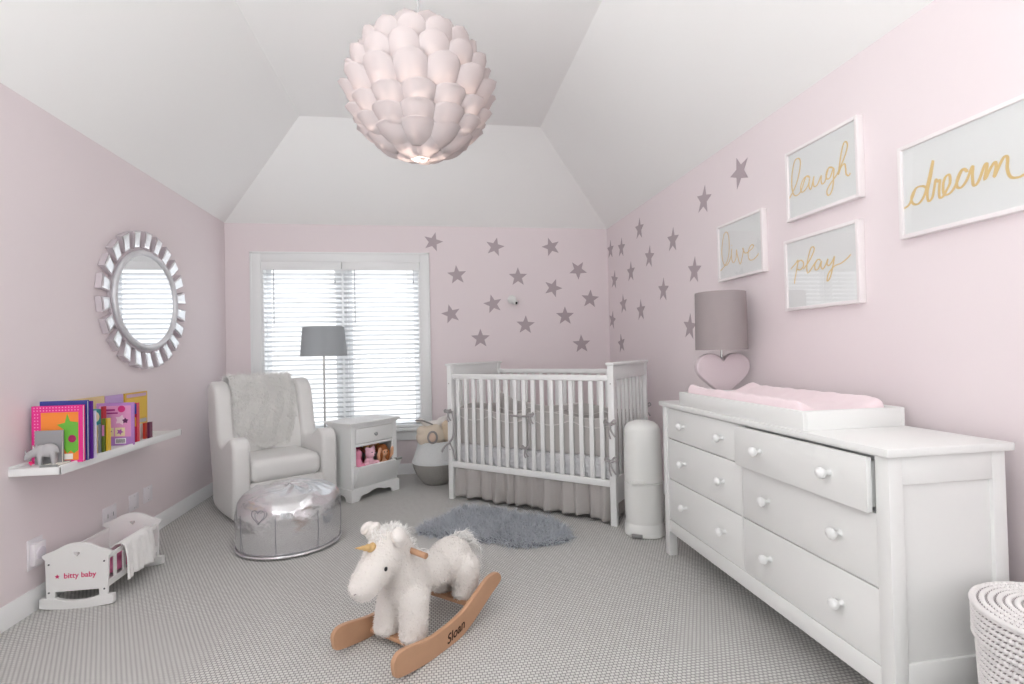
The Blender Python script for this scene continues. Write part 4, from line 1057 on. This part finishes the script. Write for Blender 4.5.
art(t, 'spine_panel', [rect(-.006, .006, .09, .15)], 'd488b8', -d_ - .0006)
t, w_, d_ = book('thin yellow book at the end of the little row', -1.781, -1.773, 3.175, 3.205, .185, 'e8bf2e', 'spine')
t, w_, d_ = book('lilac and pink picture book with two small framed pictures on its cover', -1.957, -1.757, 3.40, 3.41, .252, 'c08cd0')
cv = -d_ - .0006
art(t, 'cover_panel', [rect(-.085, .085, .05, .235)], 'e9a3cf', cv)
art(t, 'cover_badge', [[(.035 + .02 * math.cos(a), .215 + .02 * math.sin(a)) for a in [PI * k / 12 for k in range(24)]]], 'd93a86', cv - .0008)
art(t, 'cover_strip', [rect(-.06, .0, .205, .216), rect(-.045, .015, .187, .196)], 'b03a8c', cv - .0008)
art(t, 'cover_flower', [star_poly(.03, .3, .55) and [(x + .03, y + .15) for x, y in star_poly(.032, .3, .6)]], 'f7dbe8', cv - .0008)
art(t, 'cover_flower', [[(x + .055, y + .145) for x, y in star_poly(.018, 0, .6)]], '6a2f60', cv - .0014)
art(t, 'cover_frame', [rect(-.06, -.008, .055, .105), rect(.0, .052, .055, .105)], 'f2e8b8', cv - .0008)
art(t, 'cover_shape', [[(x - .034, y + .08) for x, y in star_poly(.02, 0, .5)], [(x + .026, y + .08) for x, y in star_poly(.02, .4, .5)]], 'b266b8', cv - .0014)
art(t, 'barcode_panel', [rect(.0, .058, .01, .042)], 'f7f5f5', cv - .0014)
art(t, 'barcode', [rect(.006 + .0055 * i, .0085 + .0055 * i, .015, .037) for i in range(9)], '2b2630', cv - .002)
t, w_, d_ = book('blue topped red and yellow spined book right of the lilac pink one', -1.80, -1.776, 3.47, 3.50, .243, 'd8304a', 'spine')
art(t, 'spine_panel', [rect(-.0105, .0105, .175, .238)], '3557b8', -d_ - .0006)
art(t, 'spine_strip', [rect(-.008, .008, .10, .155)], 'f0b23a', -d_ - .0008)
t, w_, d_ = wallbook('big golden yellow book facing the room at the far shelf end', 3.715, 3.985, .285, 'e0b23c')
art(t, 'cover_panel', [rect(-.115, .12, .255, .275)], 'c9a6c0', -d_ - .0006)
art(t, 'cover_picture', [rect(-.115, .12, .11, .245)], 'e9c13c', -d_ - .0006)
art(t, 'barcode_panel', [rect(-.02, .12, .075, .10)], 'b9b7b4', -d_ - .0008)
for k, (c_, lb) in enumerate((('e7e3da', 'little white booklet in front of the golden yellow book'), ('d8452e', 'little red booklet in front of the golden yellow book'), ('6c2648', 'little plum booklet in front of the golden yellow book'))):
    book(lb, -1.845 + k * .026, -1.832 + k * .026, 3.62, 3.655, .095 + .005 * k, c_, 'spine')
book('thin white book lying flat with a grey spine at the near shelf end', -1.862, -1.785, 2.805, 2.90, .012, '8f9290')
# rhino figurine
RH = thing('rhino_figurine', 'small grey rhino figurine in front of the books', 'figurine', (-1.868, 2.853, SZ + .001), math.radians(8))
RHM = mat('grey_matte_resin', 'b3b1b3', .7)
blob('body', [('e', (.02, 0, .075), (.045, .027, .035)), ('e', (-.02, 0, .072), (.035, .026, .032)), ('t', [(-.035, 0, .075), (-.065, -.004, .062)], (.024, .02)), ('t', [(-.065, -.004, .062), (-.088, -.006, .045)], (.018, .014)),
    ('t', [(.045, -.014, .06), (.05, -.015, .012)], (.015, .011)), ('t', [(.04, .014, .06), (.042, .015, .012)], (.015, .011)),
    ('t', [(-.02, -.014, .06), (-.018, -.015, .012)], (.014, .010)), ('t', [(-.028, .014, .06), (-.028, .015, .012)], (.014, .010)),
    ('t', [(-.088, -.006, .055), (-.096, -.006, .083)], (.008, .002)), ('t', [(-.05, -.014, .088), (-.052, -.016, .103)], (.007, .004)), ('t', [(-.05, .012, .088), (-.05, .014, .103)], (.007, .004)),
    ('t', [(.062, 0, .085), (.07, 0, .06)], (.004, .003))], RHM, RH, vox=.003, smooth=3)
hh = outline('heart_patch', [heart(.022, .022, 24)], mat('hot_pink_paint', 'e0286c', .5), RH, ext=.004, plane='xz', off=(-.06, -.02, .018))
RH.scale = (.8, .85, .98)

# ================================================================ WALL OUTLETS
OUT = mat('white_outlet_plastic', 'efeaee', .35)
def plate(name, label, y, z, w_, h_, kind):
    t = thing(name, label, 'outlet' if kind != 'blank' else 'wall plate', (XL, y, z), 0)
    MB().box(0, .007, -w_ / 2, w_ / 2, -h_ / 2, h_ / 2).build('cover_plate', OUT, t, bevel=.003)
    if kind == 'dial':
        m = MB(); m.box(.007, .03, -.04, .04, -.055, .055); m.build('plug_in_body', OUT, t, bevel=.006)
        m = MB(); m.cyl((.03, 0, .0), .03, .006, 28, 'x'); m.build('dial', mat('pale_dial', 'dcd6de', .4), t, bevel=.001)
    elif kind == 'duplex':
        for s_ in (-1, 1):
            o = MB().box(.007, .010, s_ * .028 - .018, s_ * .028 + .018, -.02, .02).build('socket', OUT, t, bevel=.004)
            MB().box(.0101, .0105, s_ * .028 - .002, s_ * .028 + .002, -.012, .012).build('slot', DARKSCREW, o)
    else:
        m = MB(); [m.cyl((.007, 0, q), .003, .001, 10, 'x') for q in (-h_ * .36, h_ * .36)]; m.build('screw', SILVER, t)
plate('wall_outlet', 'white wall plate with a plugged in round dial left of the doll cradle', 2.959, .283, .10, .15, 'dial')
plate('wall_outlet', 'white double socket above the doll cradle on the left wall', 3.571, .283, .135, .11, 'duplex')
plate('wall_plate', 'blank white wall plate right beside the double socket', 3.835, .288, .11, .11, 'blank')
plate('wall_plate', 'blank white wall plate nearest the armchair', 4.01, .294, .11, .11, 'blank')

# ================================================================ DOLL CRADLE
DC = thing('doll_cradle', 'small white wooden rocking doll cradle with heart cutouts by the wall', 'doll cradle', (-1.785, 3.19, 0))
CRW = mat('white_cradle_paint', 'ececea', .4)
def end_panel(y):
    arch = catmull([(-.157, .268), (-.145, .275), (-.10, .292), (-.05, .316), (0, .324), (.05, .316), (.10, .292), (.145, .275), (.157, .268)], 4)
    body_ = arch + [(.150, .255), (.142, .25), (.136, .05), (.102, .05), (.100, .088), (-.100, .088), (-.102, .05), (-.136, .05), (-.142, .25), (-.150, .255)]
    hrt = [(x, z + .265) for x, z in heart(.032, .030, 28)][::-1]
    return outline('end_panel', [body_, hrt], CRW, DC, ext=.006, bev=.0015, plane='xz', off=(0, y, 0))
ep = end_panel(-.245); end_panel(.245)
rkp = catmull([(-.165, .012), (-.10, .004), (-.03, 0), (.03, 0), (.10, .004), (.165, .012)], 4) + [(.165, .055), (.12, .055)] + catmull([(.10, .054), (.06, .040), (0, .034), (-.06, .040), (-.10, .054)], 4) + [(-.12, .055), (-.165, .055)]
for y in (-.245, .245): outline('rocker', [rkp], CRW, DC, ext=.011, bev=.002, plane='xz', off=(0, y, 0))
for x in (-.128, .128):
    m = MB(); m.box(x - .005, x + .005, -.238, .238, .225, .25); m.build('top_rail', CRW, DC, bevel=.002)
    m = MB(); m.box(x - .005, x + .005, -.238, .238, .085, .118 if x > 0 else .225); m.build('side_rail', CRW, DC, bevel=.002)
    if x > 0:
        for y in (-.17, -.09, 0, .09, .17): MB().box(x - .004, x + .004, y - .01, y + .01, .118, .225).build('slat', CRW, DC)
MB().box(-.122, .122, -.238, .238, .085, .093).build('base_board', CRW, DC)
m = MB(); [m.cyl((x, -.2535, z), .0042, -.002, 10, 'y') for x in (-.125, .125) for z in (.225, .085)]; m.build('screws', DARKSCREW, DC)
PT = mat('magenta_print', 'd6336f', .6)
tx_ = text('lettering', 'bitty baby', .037, PT, ep, 'xz', (.014, 0, 0), ext=.0004, offset=.0005)
tx_.location = (0, -.2532, .152)
o = outline('flower_mark', [[(-.088 + x, .163 + z) for x, z in star_poly(.0115, 0, .5)]], PT, ep, ext=.0004, plane='xz', off=(0, -.2532, 0))
DB = thing('doll_bedding', 'hot pink doll bedding inside the white cradle', 'doll bedding', (-1.785, 3.19, .094))
blob('mattress', [('e', (0, 0, .03), (.112, .225, .03)), ('e', (.02, -.12, .05), (.08, .09, .025)), ('e', (.05, -.05, .045), (.05, .16, .03))], mat('hot_pink_bedding', 'f7a3c8', .9, col2='ea6ba6', vscale=25), DB, vox=.008)
# white blanket over the side rail
WB = thing('doll_blanket', 'white fleece blanket draped over the side of the doll cradle', 'blanket', (-1.657, 3.20, .25))
def blk(u, v):
    y = -.16 + .29 * u + .03 * v * (1 - u) * math.sin(v * 3)
    path = [(-.10, -.055), (-.065, -.02), (-.02, .012), (.004, .018), (.022, .002), (.030, -.05), (.034, -.11), (.038, -.165)]
    f = v * (len(path) - 1); i = min(int(f), len(path) - 2); t = f - i
    x = path[i][0] * (1 - t) + path[i + 1][0] * t; z = path[i][1] * (1 - t) + path[i + 1][1] * t
    k = max(0, v - .45)
    x += (.012 * math.sin(u * 19) + .006 * math.sin(u * 41 + 1)) * k * 2 + .006
    z -= (.02 * u - .05 * max(0, .35 - u)*-1) * k
    y += .03 * k * (u - .3)
    return (x, y, z + .004)
m = MB(); m.grid(blk, 50, 30); m.build('fleece', mat('white_fleece', 'f1f0ee', .95, bump=.8, bscale=70, bdist=.006, sheen=.3), WB, smooth=80, solid=.005)

# ================================================================ PENDANT
PD = thing('pendant_lamp', 'large round pendant lamp of overlapping pale pink petals', 'pendant lamp', (-.022, 1.90, 2.205))
PETM = bpy.data.materials.new('translucent_petal'); PETM.use_nodes = True; n = PETM.node_tree; b = n.nodes['Principled BSDF']
b.inputs['Base Color'].default_value = lin('cbc2c2'); b.inputs['Roughness'].default_value = .6
tr = n.nodes.new('ShaderNodeBsdfTranslucent'); tr.inputs[0].default_value = lin('e6dedb'); mx = n.nodes.new('ShaderNodeMixShader'); mx.inputs[0].default_value = .4
n.links.new(b.outputs[0], mx.inputs[1]); n.links.new(tr.outputs[0], mx.inputs[2]); n.links.new(mx.outputs[0], n.nodes['Material Output'].inputs[0])
rings = [(58, 8, .185), (40, 11, .20), (22, 14, .212), (4, 15, .222), (-13, 14, .232), (-30, 13, .244), (-46, 11, .256), (-62, 9, .267), (-77, 5, .273)]
for ri, (lat, cnt, rr_) in enumerate(rings):
    W = .068; L = .15 if lat > -20 else .125
    def petal(u, v):
        s = 2 * u - 1
        wv = W * (.55 + .45 * min(1, v / .35)) * (1 if v < .45 else math.sqrt(max(0, 1 - ((v - .45) / .55) ** 2)))
        x = s * wv; z = v * L
        y = -.016 * (1 - s * s) * math.sin(PI * min(v * 1.1, 1)) - .018 * v * v + .02 * (x / W) ** 2
        return (x, y, z)
    m = MB(); m.grid(petal, 10, 14)
    first = None
    for k in range(cnt):
        az = 2 * PI * (k + .5 * (ri % 2)) / cnt + .12; la = math.radians(max(lat - 20 + max(0, -lat) * .18, -84))
        tilt = math.radians(26 + 0 * lat) + (la if False else 0)
        # local -y is outward
        pos = Vector((rr_ * .93 * math.cos(la) * math.cos(az), rr_ * .93 * math.cos(la) * math.sin(az), rr_ * .93 * math.sin(la)))
        Rz = Matrix.Rotation(az + PI / 2, 4, 'Z')
        lean = min(math.radians(22) - math.radians(lat), math.radians(62 - .28 * (lat + 90)))          # + = tip outward
        Rx = Matrix.Rotation(lean, 4, 'X')
        if first is None:
            first = m.build('petal', PETM, PD, smooth=80, solid=.0012); ob = first
        else:
            ob = first.copy(); COL.objects.link(ob); ob.parent = PD
        ob.matrix_local = Matrix.Translation(pos) @ Rz @ Rx
MB().tube([(0, 0, .12), (0, 0, ZF - 2.205 - .02)], .0025, 8).build('cord', mat('clear_grey_cord', 'a8a8a8', .4), PD)
m = MB(); m.lathe([(0, ZF - 2.205 - .03), (.055, ZF - 2.205 - .028), (.06, ZF - 2.205)], 28); m.build('ceiling_canopy', PLAST, PD)
m = MB(); m.lathe([(.02, .12), (.022, .05), (.014, .045)], 20); m.build('lamp_holder', PLAST, PD)
BUL = bpy.data.materials.new('warm_bulb'); BUL.use_nodes = True; bb = BUL.node_tree.nodes['Principled BSDF']; bb.inputs['Emission Color'].default_value = (1, .72, .5, 1); bb.inputs['Emission Strength'].default_value = 3
MB().ball((0, 0, .0), (.04, .04, .05)).build('bulb', BUL, PD)
pl_ = bpy.data.lights.new('pendant_light', 'POINT'); pl_.energy = 4.5; pl_.color = (1, .9, .82); pl_.shadow_soft_size = .05
po = bpy.data.objects.new('pendant_light', pl_); COL.objects.link(po); po.parent = PD; po.location = (0, 0, -.08)
m = MB()
for la in (-60, -35, -10, 15, 40):
    r = .17 * math.cos(math.radians(la)); m.tube([(r * math.cos(2 * PI * i / 36), r * math.sin(2 * PI * i / 36), .17 * math.sin(math.radians(la))) for i in range(36)], .002, 5, closed=True)
for k in range(6): m.tube([(.17 * math.cos(a) * math.cos(k * PI / 3), .17 * math.cos(a) * math.sin(k * PI / 3), .17 * math.sin(a)) for a in [math.radians(q) for q in range(-80, 81, 10)]], .002, 5)
m.build('wire_frame', PAPER, PD)
sc.cycles.use_denoising = True
sc.cycles.max_bounces = 10; sc.cycles.diffuse_bounces = 6; sc.cycles.transparent_max_bounces = 12
sc.cycles.sample_clamp_indirect = 6
